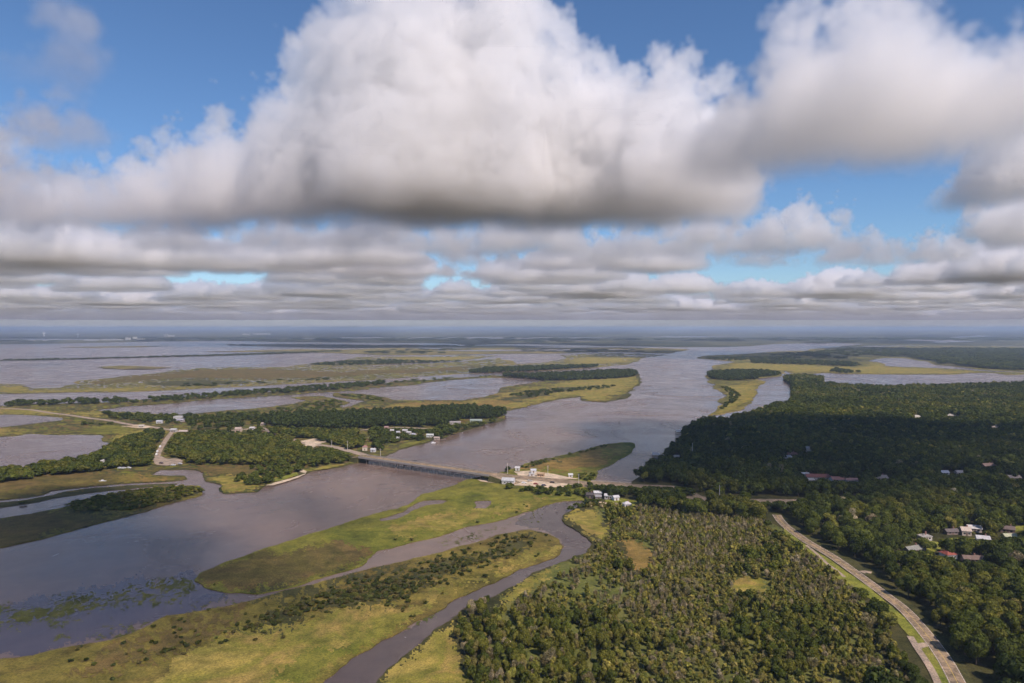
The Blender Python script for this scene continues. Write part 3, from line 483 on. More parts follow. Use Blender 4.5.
# --- house list first (their lots stay open)
HOUSES = [ # px, py, width m, depth m, wall h, rot deg, wall colour, roof colour, roof type, label
 (929,543,12,9,3,10,(.62,.58,.52),(.5,.46,.42),'flat','white walled house with flat grey roof beyond the first lawn'),
 (918.5,556,22,9,3,22,(.30,.26,.22),(.30,.29,.25),'gable','long house with weathered grey roof nearest the highway'),
 (954.7,562,11,11,3.4,8,(.72,.70,.66),(.36,.10,.07),'hip','white house with bright red hip roof'),
 (955.5,537,14,7,2.6,5,(.26,.2,.17),(.16,.13,.12),'gable','low brown house behind the red roofed house'),
 (971,538,9,11,4,-15,(.62,.52,.42),(.62,.5,.4),'gable','tall beige house with sunlit gable wall'),
 (979,534.5,13,9,3.2,-15,(.5,.42,.36),(.66,.62,.58),'gable','pale roofed wing beside the tall beige house'),
 (988,545,12,8,3,-20,(.7,.68,.64),(.62,.6,.58),'gable','white roofed house among the trees right of the lawn'),
 (976.6,566,15,8,3,-10,(.38,.25,.19),(.22,.15,.12),'gable','brown brick house right of the red roof'),
 (984,565,8,6,2.8,-10,(.6,.55,.48),(.34,.25,.2),'gable','small pale shed beside the brown brick house'),
 (1013,535.5,13,9,3.4,-30,(.34,.24,.2),(.2,.15,.13),'gable','dark brown house at the right edge'),
 (1015,542,14,7,2.6,0,(.5,.5,.2),(.52,.52,.34),'gable','low shed with yellow-green roof at the right edge'),
 (789,461,10,7,3,20,(.6,.55,.48),(.46,.42,.38),'gable','pale roofed house in the dark forest middle'),
 (794,457.5,11,7,3,5,(.35,.2,.15),(.30,.14,.10),'gable','reddish roofed house behind the pale one in dark forest'),
 (810,454,6,5,7,0,(.6,.58,.5),(.5,.45,.4),'gable','narrow tall white building beside the forest clearing'),
 (807.5,479,7,6,3.4,0,(.72,.70,.66),(.66,.64,.6),'gable','small white cottage left of the long red roof'),
 (822,481.5,27,9,3.4,-3,(.62,.52,.46),(.36,.13,.09),'gable','long building with red roof on the forest road'),
 (812.5,484,7,5,2.8,10,(.66,.62,.56),(.5,.45,.4),'gable','little pale shed below the long red roof'),
 (841,484,14,8,3.4,0,(.72,.69,.66),(.40,.2,.16),'gable','white walled lodge with dull red roof, left of its pair'),
 (854,484.6,17,8,3.4,0,(.72,.69,.66),(.42,.24,.2),'gable','white walled lodge with faded red roof, right of its pair'),
 (918,419.5,13,9,4,0,(.62,.58,.5),(.6,.56,.48),'gable','pale house in the small clearing near the far shore'),
 (954,418,18,9,3.5,0,(.6,.55,.48),(.5,.46,.4),'gable','beige roofed house near the far forest edge'),
 (996,430,15,10,4,0,(.68,.6,.52),(.62,.5,.42),'gable','pinkish house in a gap of the far forest'),
 (992,469.5,14,8,3,8,(.42,.3,.25),(.32,.22,.18),'gable','brown roofed house in the dark forest at right'),
 (946.5,476.5,10,6,3,0,(.68,.68,.68),(.62,.62,.64),'gable','small white roofed shed in the dark forest'),
 (963,476.5,8,6,3,0,(.5,.45,.42),(.45,.42,.4),'gable','small grey shed right of the white roofed shed'),
 (884,482,12,8,3,0,(.5,.42,.36),(.42,.36,.32),'gable','grey roofed house right of the two lodges'),
 (1018,482,12,8,3,0,(.5,.4,.32),(.4,.34,.3),'gable','tan roofed house at the right edge of dark forest'),
 (508.5,485.6,19,12,4,-12,(.6,.58,.55),(.58,.57,.56),'gable','grey roofed restaurant at the east end of the bridge'),
 (517.5,471.8,7,6,3,0,(.66,.64,.6),(.6,.58,.56),'gable','small white hut where the bridge meets the causeway'),
 (533.5,474.2,8,6,3,5,(.66,.64,.6),(.6,.6,.62),'gable','white roofed hut on the sandy shoulder'),
 (532,477.6,8,5,2.6,0,(.62,.58,.54),(.62,.6,.56),'flat','low white kiosk nearest the causeway lanes'),
 (541,478,11,5,3,-15,(.5,.32,.18),(.5,.34,.2),'gable','orange brown shack on the sandy shoulder'),
 (571,478.5,6,5,2.6,0,(.68,.66,.62),(.62,.62,.6),'gable','white hut among shrubs at the end of the shoulder'),
 (598.5,498.4,11,7,4,-5,(.45,.4,.36),(.66,.65,.64),'gable','white roofed boat shed, leftmost at the creek marina'),
 (590.5,500.5,10,8,4,-5,(.12,.1,.09),(.10,.085,.08),'gable','black roofed boathouse standing by the creek'),
 (609.5,501,11,7,3.6,-12,(.62,.58,.54),(.64,.62,.60),'gable','pale roofed hall in the middle of the marina'),
 (616.5,502.5,8,6,3.6,20,(.72,.70,.68),(.68,.66,.65),'gable','white hall with bright end wall at the marina'),
 (599,501.5,8,5,3.4,-5,(.3,.26,.22),(.34,.32,.32),'gable','grey roofed shed between the marina halls'),
 (628,509.5,10,8,3.4,15,(.74,.70,.68),(.68,.64,.64),'hip','white house standing alone below the marina'),
 (177,420,24,16,5,0,(.66,.64,.6),(.68,.66,.64),'flat','large white flat roofed hall on the left island'),
 (179,422.5,17,9,3.4,0,(.45,.4,.38),(.44,.42,.46),'gable','grey roofed shed in front of the large white hall'),
 (158,424,14,8,3.4,0,(.62,.6,.58),(.6,.6,.62),'gable','pale shed left of the large white hall'),
 (140,428.5,12,7,3.4,5,(.66,.6,.5),(.6,.54,.46),'gable','cream house beside the sandy lot'),
 (172,433,13,9,4,-5,(.5,.46,.42),(.55,.54,.5),'gable','grey green roofed store at the road bend'),
 (182,434,17,8,3,0,(.62,.5,.4),(.6,.5,.42),'gable','beige long store right of the road bend'),
 (237,432.5,14,10,5,0,(.6,.46,.36),(.56,.44,.36),'gable','pinkish two storey house beside the island road'),
 (251,430.5,11,7,3,0,(.68,.66,.62),(.62,.6,.58),'gable','white cottage right of the pinkish house'),
 (262,426,12,8,3,0,(.58,.46,.36),(.5,.4,.33),'gable','tan house at the edge of the dark wood'),
 (364,451.6,9,8,5,5,(.68,.58,.44),(.45,.24,.2),'hip','cream house with pink-red roof at the west bridge end'),
 (372.5,453,9,6,3.4,-12,(.66,.64,.62),(.66,.65,.64),'gable','white shed beside the cream house at the bridge'),
 (391.6,433,8,6,3,0,(.6,.58,.54),(.62,.6,.58),'gable','westernmost small white camp roof near the camp road'),
 (397.5,434.8,8,6,3,20,(.55,.52,.5),(.5,.5,.5),'gable','light grey roofed camp second along the water'),
 (404.5,433,11,6,3,-5,(.6,.58,.54),(.62,.6,.58),'gable','long white camp building in the middle of the camps'),
 (408.5,435,10,6,3,-15,(.66,.64,.6),(.64,.62,.6),'gable','bright white camp roof in front of the long one'),
 (413.5,437,9,6,3,-30,(.6,.58,.56),(.56,.55,.58),'gable','pale blue-grey camp roof nearest the river'),
 (397.5,440.5,6,5,3,0,(.6,.56,.52),(.5,.5,.48),'gable','small camp hut hidden among the trees'),
 (429.7,438,15,7,3.4,-5,(.7,.7,.66),(.64,.66,.62),'gable','long white fishing camp on the river bank'),
 (436.5,440.3,12,5,2.6,-8,(.6,.48,.38),(.52,.42,.34),'gable','low tan shed beside the long white fishing camp'),
 (386,430,9,6,3.4,0,(.5,.3,.24),(.45,.28,.24),'gable','pink roofed camp at the west end of the camp road'),
 (476,423,30,9,3.4,-8,(.4,.42,.36),(.40,.46,.40),'gable','long greenish roofed building near the wooded point'),
 (455,425,26,8,3.4,0,(.5,.45,.42),(.42,.38,.36),'gable','long grey pink roofed building on the wooded point'),
 (100,464.5,6,5,3.5,0,(.74,.72,.7),(.7,.68,.66),'gable','small white building glinting in the left bank trees'),
 (677.5,459.8,9,6,3,0,(.6,.56,.5),(.56,.52,.44),'gable','pale roofed cabin on the right river bank'),
]
for h in HOUSES: house_xy.append((*G(h[0], h[1]), max(h[2], h[3])*.36+1.5))
TG = []
for h in HOUSES: hx, hy = G(h[0], h[1]); TG.append((hx, hy, h[2]*.42, 1.2))
for ln, hw__ in ((hw, 5.0), (front, 3.5), (gp([(600,486.2),(627,487.6),(650,488.4),(671,489.4)]), 3), (gp([(690,500),(700,500.5)]), 3), (gp([(762,503),(776,503.2),(790,503.4)]), 3), (gp([(172,431.5),(167,438),(161,447),(157,455),(156,462)]), 4), (gp([(155,462),(168,464),(181,463)]), 4), (gp([(305,447),(312,443),(325,443)]), 3), (wroad[1:8], 5), (gp([(315,446.5),(331,448),(351,453)]), 5), (gp([(386,429),(401,428.4),(428,429.5)]), 2)):
    for a_, b_ in smooth(ln, 10): TG.append((a_, b_, hw__, 0))
TG = np.array(TG)
def hlimit(X, Y, W_, Hh):
    "trees standing in front of roads and houses stay low, as they do in the photograph"
    Hh = np.array(np.broadcast_to(Hh, X.shape), float).copy(); W_ = np.broadcast_to(W_, X.shape)
    for a_, b_, h_, z_ in TG:
        m = (Y < b_) & (Y > b_*.8) & (np.abs(X/Y-a_/b_) < (W_*.42+h_)/b_)
        Hh = np.where(m, np.minimum(Hh, H-(H-z_)*Y/b_), Hh)
    return Hh
def clear_lots(X, Y):
    k = np.ones(X.shape, bool)
    for hx, hy, hr in house_xy:
        d = np.hypot(X-hx, Y-hy); k &= d > hr
    return k
def seg_open(X, Y, px, py):
    k = clear_lots(X, Y)
    for o in open_px: k &= ~inside(px, py, o)
    k &= ~near_line(X, Y, hw, 10.5) & ~near_line(X, Y, front, 7) & ~near_line(X, Y, cause, 15)
    return k
# mainland forest
X, Y, r = grid([(-250, 205), (1900, 205), (1900, 2060), (-250, 2060)], 7.6, 5)
px, py = P(X, Y); keep = (px > -60) & (px < 1180) & inside(px, py, E_land) & seg_open(X, Y, px, py)
X, Y = X[keep], Y[keep]; px, py = px[keep], py[keep]
sw = inside(px, py, scrubW); nf = inside(px, py, NFOREST)
# right forest: thin to larger crowns
th = ~sw & (r.uniform(0, 1, X.shape) < .80) & ~((px < 622) & (py > 506))
n = th.sum(); tone = fbm(X[th]/60, Y[th]/60, 5, 3)+r.uniform(-.18, .18, n)
sz = r.uniform(.75, 1.25, n)*np.where(r.uniform(0, 1, n) < .15, 1.2, 1)
kd = np.where(r.uniform(0, 1, n) < .05, 1, 0); kd = np.where(r.uniform(0, 1, n) < .012, 2, kd)
ti = np.clip((tone*7-1.9).astype(int), 0, 3)
plant(X[th], Y[th], 11.0*sz, 11.5*sz**.6, kd, ti, np.where(nf[th], 2, 0)[0] if False else 0, r)
T[-1][:, 7] = np.where(nf[th], 2, 0)
# scrub country left of the highway
Xs, Ys, r = grid([(-60, 205), (420, 205), (420, 700), (-60, 700)], 2.95, 9)
px, py = P(Xs, Ys); lm = [(300,900),(340,770),(377,683),(437,628),(450,618),(462,622),(454,640),(464,660),(470,700),(462,780)]
k = (px > 300) & inside(px, py, scrubW) & inside(px, py, E_land) & inside(px-7, py, E_land) & inside(px-3, py-4, E_land) & ~inside(px, py, lm) & ~inside(px, py, [(480,620),(508,590),(548,570),(570,561),(580,572),(552,586),(522,601),(492,626)]) & seg_open(Xs, Ys, px, py)
Xs, Ys, px, py = Xs[k], Ys[k], px[k], py[k]
dry = fbm(Xs/38, Ys/38, 21, 4)
# named patches of the photograph: brown thicket, open olive scrub, green wood
def blob(cx, cy, rx, ry): return np.exp(-(((px-cx)/rx)**2+((py-cy)/ry)**2))
brown = blob(700, 545, 60, 28)+.6*blob(640, 590, 60, 30)+.5*blob(800, 600, 30, 20)
green = blob(560, 665, 120, 38)+blob(850, 640, 60, 60)+blob(780, 545, 45, 22)+blob(625, 562, 22, 16)+.9*blob(470, 620, 25, 30)+.8*blob(720, 505, 100, 14)
opn = blob(590, 592, 60, 22)
g = green*.95-brown*1.4+(dry-.5)*2.8+.02
u = r.uniform(0, 1, len(Xs))
isG = g > .30; isB = (~isG) & (g < -.15); isO = ~isG & ~isB
kp = np.where(isG, u < .46, np.where(isB, u < .92, u < .9)) & (u < 1-.75*opn)
Xs, Ys, isG, isB, isO, g = Xs[kp], Ys[kp], isG[kp], isB[kp], isO[kp], g[kp]; n = len(Xs); s = r.uniform(.5, 1.15, n)*np.where(r.uniform(0, 1, n) < .14, 1.5, 1); q = r.uniform(0, 1, n)
kd = np.where(isG, np.where(q < .62, 0, np.where(q < .94, 1, 2)), np.where(isB, np.where(q < .44, 2, 1), np.where(q < .16, 2, 1)))
W_ = np.where(isG, 5.1, np.where(isB, 3.2, 3.5))*s; Hh = np.where(isG, 6.4, np.where(isB, 5.0, 3.8))*s**.5
ti = np.where(isG, r.choice([1,2,3,3], n), r.integers(0, 4, n))
plant(Xs, Ys, W_, Hh, kd, ti, 1, r)

def strip(poly, sp, W_, Hh, tints, zone, seed, kinds=(0,), keepfrac=1., openl=(), pn=None):
    gpoly = gp(poly); X, Y, r = grid(gpoly, sp, seed); px, py = P(X, Y)
    k = inside(px, py, poly) & (r.uniform(0, 1, X.shape) < keepfrac) & clear_lots(X, Y)
    if pn is not None: k &= fbm(X/pn[0], Y/pn[0], seed, 3) > pn[1]
    for l, d in openl: k &= ~near_line(X, Y, l, d)
    X, Y = X[k], Y[k]; n = len(X); s = r.uniform(.75, 1.3, n)
    if not n: return
    hs_ = .66
    plant(X, Y, W_*s*.88, Hh*s**.7*hs_, r.choice(kinds, n), r.choice(tints, n), zone, r)
wtrack = [(wroad, 12), (gp([(172,431.5),(167,438),(161,447),(157,455),(156,462)]), 8)]
G_w = [ # woods of the left island
 ([(-60,482),(0,477.5),(15,473.5),(42,468.5),(60,466.8),(78,464),(95,460.5),(106,453),(116,446),(130,440),(150,435),(168,434),(165,440),(158,449),(153,456),(150,464),(152,468),(120,468),(96,473),(60,476.5),(30,480),(0,484),(-60,490)], 7, 13, 12, (0,1,2,3), 1.),
 ([(166,441),(172,436),(200,436),(250,439),(290,440),(300,446),(310,452),(330,450),(345,456),(352,460),(345,464),(320,467),(305,470),(290,466),(240,466),(190,466),(183,460),(168,458),(163,450)], 8.5, 12, 11, (2,3,1), 1.),
 ([(262,431),(290,432),(330,434),(360,433),(352,446),(330,445),(310,439),(295,439),(270,436)], 9, 12, 11, (1,2,3), 1.),
 ([(322,441),(340,438),(362,438),(364,443),(362,448),(350,450),(334,446)], 9, 12, 11, (2,3), 1.),
 ([(262,420),(290,418.5),(330,416.6),(360,416.2),(390,415.2),(420,413),(440,411.4),(470,411),(500,412.3),(506,416),(498,419),(470,420),(455,422),(450,427),(420,427.5),(390,427),(360,430),(330,430.5),(290,428.5),(262,426)], 8.5, 13, 17, (0,), 1.),
 ([(370,431),(400,431),(428,431),(448,430),(480,424),(504,420),(484,426),(464,432),(446,438),(428,442),(405,441),(385,447),(384,454),(376,450),(372,444),(366,440)], 9, 11, 11, (0,1,2), .7),
 ([(64,421),(96,424),(128,427),(100,428),(70,425)], 11, 10, 7, (1,2), .35),
 ([(100,414),(130,416),(160,417),(200,417.5),(260,414),(262,419),(230,424),(190,426),(150,423.5),(128,421.5),(108,418.5)], 10, 11, 9, (0,1,2), .7),
 ([(190,427),(230,425.6),(260,421.6),(262,429),(258,438),(244,434),(225,436),(205,434.5),(190,430)], 10, 11, 9, (0,1), .55),
 ([(240,478),(262,474),(290,476),(280,480),(262,486),(246,487),(234,484)], 8, 9, 8, (1,2), .9),
 ([(250,470),(262,466),(300,468),(300,474),(280,477.5),(262,478),(256,474)], 8, 9, 8, (1,2), .7),
 ([(306,474),(318,468),(350,461),(352,463.6),(338,466.4),(314,471)], 8, 8, 7, (1,2), .5),
 ([(5,407),(60,405.5),(128,404),(128,400.8),(60,402.6),(6,403.8)], 13, 14, 12, (0,1), .8),
 ([(128,404.4),(180,401.5),(230,397),(290,393.4),(325,391),(350,389),(384,385),(384,382.5),(343,385.4),(281,390),(208,395.6),(150,399)], 13, 14, 11, (0,1), .62),
 ([(384,386),(420,383),(454,379),(496,376.3),(440,378.8),(400,381)], 15, 12, 6, (1,2), .35),
 ([(528,379),(545,381),(570,380.8),(612,379.2),(634,377.6),(638,375),(632,372.6),(612,372.6),(568,375),(531,376.4),(505,376.6),(505,377.3)], 12, 17, 17, (0,), 1.),
 ([(270,410),(300,406),(333,400),(345,405),(334,409.6),(300,413)], 11, 9, 4, (1,2), .5),
 ([(340,395),(358,395.5),(384,399),(384,401.6),(364,401),(348,398)], 11, 9, 4, (1,2), .5),
 ([(504,396),(530,392),(570,389),(600,387),(618,386),(605,389),(570,392),(530,398)], 14, 11, 7, (0,1), .55),
 ([(62,506),(80,502),(110,496),(150,490),(195,488),(200,494),(180,500),(150,508),(125,513),(100,512),(75,513)], 4.2, 5.5, 3.6, (1,2,3,3), .85),
 ([(0,509),(50,500),(40,503),(10,506)], 7, 6, 3, (1,2), .5),
]
for i, (poly, sp, W_, Hh, ti, kf) in enumerate(G_w):
    strip(poly, sp, W_, Hh, ti, 3, 100+i, (0,) if i != 19 else (0, 0, 1), kf, wtrack)
S_w = [ # tree lines far off
 ([(471,373.4),(512,372.4),(541,371),(560,369.5),(589,368),(600,366.5),(560,367),(520,368.2),(490,369),(471,371.6)], 15, 18, 14, (0,), 1.),
 ([(170,384),(230,382.5),(280,380),(330,378),(330,380),(280,383),(215,386.6),(180,387.6)], 26, 20, 5, (0,1), .4),
 ([(308,364.6),(340,361.6),(380,360),(440,361.6),(470,361),(440,363),(373,364.6),(330,366)], 22, 20, 8, (0,), .6),
 ([(100,378.6),(160,374),(203,369.4),(280,369.4),(200,371),(130,377)], 34, 20, 7, (1,), .12),
 ([(708,374),(715,373.4),(740,371.8),(770,372.6),(782,375.6),(757,377.8),(757,380),(730,381),(712,380)], 13, 17, 15, (0,), 1.),
 ([(721,387.4),(732,389),(740,396),(737,402),(728,407),(720,412),(728,403),(731,397),(726,391)], 12, 10, 6, (1,), .8),
 ([(752,361.5),(800,361),(850,363),(864,366),(850,366.8),(800,364.6),(752,363.6)], 18, 18, 12, (0,), .9),
 ([(700,358.4),(740,357.4),(800,357),(800,360),(750,360.6),(720,360.4)], 24, 20, 9, (0,1), .6),
 ([(846,371),(862,372),(850,373.8),(830,372.6),(836,368.6)], 16, 16, 10, (0,1), .6),
 ([(516,469.5),(540,461.5),(565,456.8),(590,450.6),(612,445.6),(590,453),(560,459),(545,464),(528,470)], 7, 5, 3.5, (1,2), .55),
 ([(578,476),(597,474.6),(597,479),(592,482),(580,481)], 6, 7, 5, (1,2,3), .7),
 ([(506,472.6),(520,472),(512,476)], 6, 8, 9, (0,), .6),
 ([(470,483),(478,479),(487,477.4),(492,479),(478,481)], 6, 6, 5, (0,1), .8),
 ([(498,486.5),(516,488),(535,491),(556,492),(575,487.6),(600,488.2),(602,494),(585,499),(562,499.6),(545,497),(520,493),(505,490)], 6.5, 7, 6, (0,1,2), .62),
 ([(590,503),(600,507),(592,509),(578,510),(572,516),(568,513),(576,507)], 6, 6, 5, (0,1), .8),
 ([(630,490),(660,492),(690,495),(700,500),(690,503),(660,497)], 8, 10, 9, (0,1), .9),
]
for i, (poly, sp, W_, Hh, ti, kf) in enumerate(S_w): strip(poly, sp, W_, Hh, ti, 4, 200+i, (0,), kf)
# far woods on the right and along the horizon
strip([(866,356),(900,350),(960,349),(1100,350),(1140,368),(1024,371),(992,369.8),(960,366.2),(938,364),(936,361),(918,359),(908,357)], 40, 52, 17, (0,0,1), 4, 301, (0,), .9)
strip([(768,356),(800,353),(850,349.5),(900,349),(866,356),(840,359)], 45, 50, 14, (0,1), 4, 302, (0,), .4)
strip([(-40,343),(240,340.6),(440,342),(700,346),(760,344),(900,344.6),(1080,345.5),(1080,338),(-40,338)], 170, 230, 22, (0,1), 4, 303, (0,), .33, pn=(1500, .47))
strip([(225,345.4),(380,346),(500,346),(560,347),(420,347.4),(300,347.4)], 70, 90, 14, (0,), 4, 304, (0,), .7, pn=(500, .45))
strip([(350,350),(500,349),(640,349),(668,352),(600,352),(500,353),(380,354.4)], 55, 60, 10, (0,1), 4, 305, (0,), .5, pn=(300, .5))
strip([(-80,361.4),(66,359.6),(220,355.9),(340,351.6),(340,350.8),(220,355),(66,359),(-80,360.9)], 22, 26, 7, (0,1), 4, 306, (0,), .7)
# shrubs on the foreground marsh
def shrubs(line, rad, count, smin, smax, seed):
    r = np.random.default_rng(seed); pts = smooth(gp(line), 6); k = r.integers(0, len(pts), count)
    b = np.array(pts)[k]+r.normal(size=(count, 2))*rad*1.15; px, py = P(b[:, 0], b[:, 1]); ok = inside(px, py, A_strip) | inside(px, py, B_isl)
    b = b[ok]; n = len(b); s = r.uniform(smin, smax, n)
    plant(b[:, 0], b[:, 1], s, s*r.uniform(.5, .8, n), 3, r.choice([0,0,1,1,2,3], n), 5, r)
shrubs([(245,632),(262,628),(285,618),(300,612),(322,608)], 4, 110, 1, 4.2, 1)
shrubs([(325,606),(345,599),(362,597),(380,596),(395,600)], 5.5, 200, 1.2, 5, 2)
shrubs([(378,592),(400,586),(425,578),(445,570),(470,562),(495,552),(512,545)], 9, 330, .9, 4, 3)
shrubs([(150,645),(163,650),(172,655),(185,640)], 7, 34, .8, 3.2, 4)
shrubs([(100,668),(120,672),(150,660),(210,620),(220,615)], 18, 46, .7, 2.6, 5)
shrubs([(300,640),(400,600),(500,560),(520,545)], 22, 80, .8, 2.6, 6)
shrubs([(400,545),(470,528),(490,520),(478,524),(550,500)], 5, 14, 1.2, 3, 7)
shrubs([(202,582),(215,592),(240,596)], 3, 20, .8, 2, 8)

T = np.concatenate(T); T = T[T[:, 3] > 1.1]
px, py = P(T[:, 0], T[:, 1], 6)
T = T[(px > -90) & (px < 1130)]; px, py = P(T[:, 0], T[:, 1], 6)
infr = (px > 2) & (px < 1022) & (py < 690)
ZP = {0: ('in the forest right of the highway', 'forest right of the highway'), 1: ('in the scrub wood left of the highway', 'scrub wood left of the highway'),
      2: ('in the wood below the causeway', 'wood below the causeway'), 3: ('on the left island', 'left island'), 4: ('along the shore', 'shore'), 5: ('on the foreground marsh', 'foreground marsh')}
NAME = ['broadleaf_tree', 'scrub_tree', 'bare_tree', 'marsh_shrub']; CAT = ['tree', 'tree', 'dead tree', 'shrub']
NOUN = ['leafy tree', 'small scrub tree', 'bare twiggy tree', 'low shrub']
def tri_mesh(name, tris, mat, tint=None):
    n = len(tris); me = bpy.data.meshes.new(name)
    me.vertices.add(n*3); me.vertices.foreach_set('co', tris.reshape(-1).astype(np.float32))
    me.loops.add(n*3); me.loops.foreach_set('vertex_index', np.arange(n*3, dtype=np.int32))
    me.polygons.add(n); me.polygons.foreach_set('loop_start', np.arange(0, n*3, 3, dtype=np.int32))
    if tint is not None:
        a = me.attributes.new('tint', 'FLOAT_COLOR', 'FACE'); a.data.foreach_set('color', tint.astype(np.float32).ravel())
    me.update(calc_edges=True); me.materials.append(mat); return me
def trunk_mesh(k, v):
    r = random.Random(v*7+k); b = MB(); n = 6
    if k == 3:
        for i in range(4): a = r.uniform(0, 6.28); b.cyl((0, 0, 0), (math.cos(a)*.25, math.sin(a)*.25, .5), .03, .012, 5)
    else:
        tw = .022 if k else .028
        b.cyl((0, 0, -.02), (r.uniform(-.02,.02), r.uniform(-.02,.02), .42), tw, tw*.7, n); b.cyl((0, 0, .40), (r.uniform(-.04,.04), r.uniform(-.04,.04), .82), tw*.68, tw*.25, n)
        for i in range(6 if k != 2 else 9):
            a = r.uniform(0, 6.28); z = r.uniform(.28, .6); q = r.uniform(.16, .32)
            b.cyl((0, 0, z), (math.cos(a)*q, math.sin(a)*q, z+r.uniform(.12, .3)), tw*.45, tw*.12, 5)
    me = bpy.data.meshes.new('trunk'); me.from_pydata(b.v, [], b.f); me.materials.append(M['dead'] if k == 2 else M['bark']); return me
NTHING = 290
used = np.zeros(len(T), bool)
for k in range(4):
    idx = np.where((T[:, 5] == k) & infr)[0]; dd = np.hypot(T[idx, 0], T[idx, 1])/np.sqrt(T[idx, 2]*T[idx, 3])
    idx = idx[np.argsort(dd)][:NTHING]
    if k == 3: idx = idx[T[idx, 2] > 0]
    if not len(idx): continue
    used[idx] = True
    crowns = [tri_mesh('crown', t, LEAF) for t in variants(KINDS[k], 0)]; trunks = [trunk_mesh(k, v) for v in range(3)]
    hs = T[idx, 3]; q1, q2 = np.quantile(hs, [.33, .67])
    for j, i in enumerate(idx):
        x, y, w_, h_, rot, _, ti, zn = T[i]; ti = int(ti); zn = int(zn)
        e = empty(NAME[k], (x, y, .55 if zn in (3, 4, 5) else .7), rot)
        size = 'low' if h_ < q1 else ('tall' if h_ > q2 else 'mid-sized')
        noun = NOUN[k] if k != 3 else 'shrub'
        tag(e, f'{size} {WORD[KINDS[k]][ti]} {noun} {ZP[zn][0]}', CAT[k], f'{size} {WORD[KINDS[k]][ti]} {noun}s of the {ZP[zn][1]}')
        c = bpy.data.objects.new('crown', crowns[j % len(crowns)]); C.objects.link(c); c.parent = e; c.scale = (w_, w_, h_)
        v = 1+(rng.uniform(-.15, .15)); col = TINT[KINDS[k]][ti]; c.color = (col[0]*v, col[1]*v, col[2]*v, 1)
        s_ = bpy.data.objects.new('trunk', trunks[j % 3]); C.objects.link(s_); s_.parent = e; s_.scale = (min(w_, h_), min(w_, h_), h_)
def bake(sel, name, label, cat):
    parts = []; tints = []
    r = np.random.default_rng(len(label))
    for k in range(4):
        for lod in (1, 2, 3):
            D = T[:, 1]; wp = T[:, 2]*F/D; lk = np.where(wp > 10.5, 1, np.where(wp > 5.2, 2, 3))
            ii = np.where(sel & (T[:, 5] == k) & (lk == lod))[0]
            if not len(ii): continue
            V = variants(KINDS[k], lod)
            for vi, tr in enumerate(V):
                jj = ii[vi::len(V)]
                if not len(jj): continue
                x, y, w_, h_, rot = (T[jj, c][:, None, None] for c in range(5))
                cs, sn = np.cos(rot), np.sin(rot); a = tr[None]
                X = (a[..., 0]*cs-a[..., 1]*sn)*w_+x; Y = (a[..., 0]*sn+a[..., 1]*cs)*w_+y; Z = a[..., 2]*h_+.6
                parts.append(np.stack([X, Y, Z], -1).reshape(-1, 3, 3))
                tc = np.array(TINT[KINDS[k]])[T[jj, 6].astype(int)]*(1+r.uniform(-.15, .15, (len(jj), 1)))
                tints.append(np.repeat(np.concatenate([tc, np.ones((len(jj), 1))], 1), len(tr), 0))
    if not parts: return
    me = tri_mesh(name, np.concatenate(parts), LEAFA, np.concatenate(tints)); o = bpy.data.objects.new(name, me); C.objects.link(o)
    tag(o, label, cat, kind='stuff'); print('STUFF', name, int(sel.sum()), len(me.polygons))
Z = T[:, 7]; left = ~used
bake(left & (Z == 0), 'forest', 'dense green forest covering the right shore', 'forest')
bake(left & (Z == 1), 'scrub_forest', 'mixed olive and brown scrub wood left of the highway', 'scrub')
bake(left & (Z == 2), 'forest', 'dark wood between causeway and scrub', 'forest')
bake(left & (Z == 3), 'woods', 'woods covering the island left of the river', 'woods')
bake(left & (Z == 4), 'treeline', 'dark tree lines along the distant shores and islands', 'tree line')
bake(left & (Z == 5), 'shrubbery', 'small shrubs scattered over the foreground marsh', 'shrubs')

# floating weeds
WM = gmat('floating_weeds', [(.045,.055,.018), (.085,.09,.024), (.12,.11,.03)], big=1/20)
def wtest(thr, f2):
    def f(cx, cy_):
        D = F*H/(cy_-HY); X = (cx-512)/F*D
        n = .62*fbm(X/1.5, D/2.6, 77, 3)+.38*fbm(X/14, D/20, 177, 3)
        return (n > thr) & ~inside(cx, cy_, A_strip) & ~inside(cx, cy_, B_isl)
    return f
cells('water_weeds', [(-30,622),(0,613),(40,606),(80,600),(120,593),(160,585),(186,576),(200,583),(190,594),(160,602),(120,608),(80,617),(40,627),(0,636),(-30,642)], WM, .09, 'green floating weeds in the shallow water off the marsh', 'water weeds', warp=1.2, seed=5, dx=1.1, test=wtest(.482, 0), kind='stuff')
cells('water_weeds', [(30,655),(60,640),(140,618),(190,598),(250,592),(235,602),(190,612),(120,636),(60,655)], WM, .10, 'sparse dark weeds drifting along the marsh edge', 'water weeds', warp=1.2, seed=6, dx=1.1, test=wtest(.605, 0), kind='stuff')
cells('water_weeds', [(440,546),(480,528),(512,522),(540,512),(536,518),(500,532),(460,545)], WM, .11, 'green weeds in the upper creek', 'water weeds', warp=1.0, seed=8, dx=1.1, test=wtest(.58, 0), kind='stuff')
cells('water_weeds', [(396,632),(430,606),(455,592),(462,594),(440,612),(410,636)], WM, .12, 'pale weeds along the left bank of the dark creek', 'water weeds', warp=.6, seed=9, dx=1.1, test=wtest(.56, 0), kind='stuff')

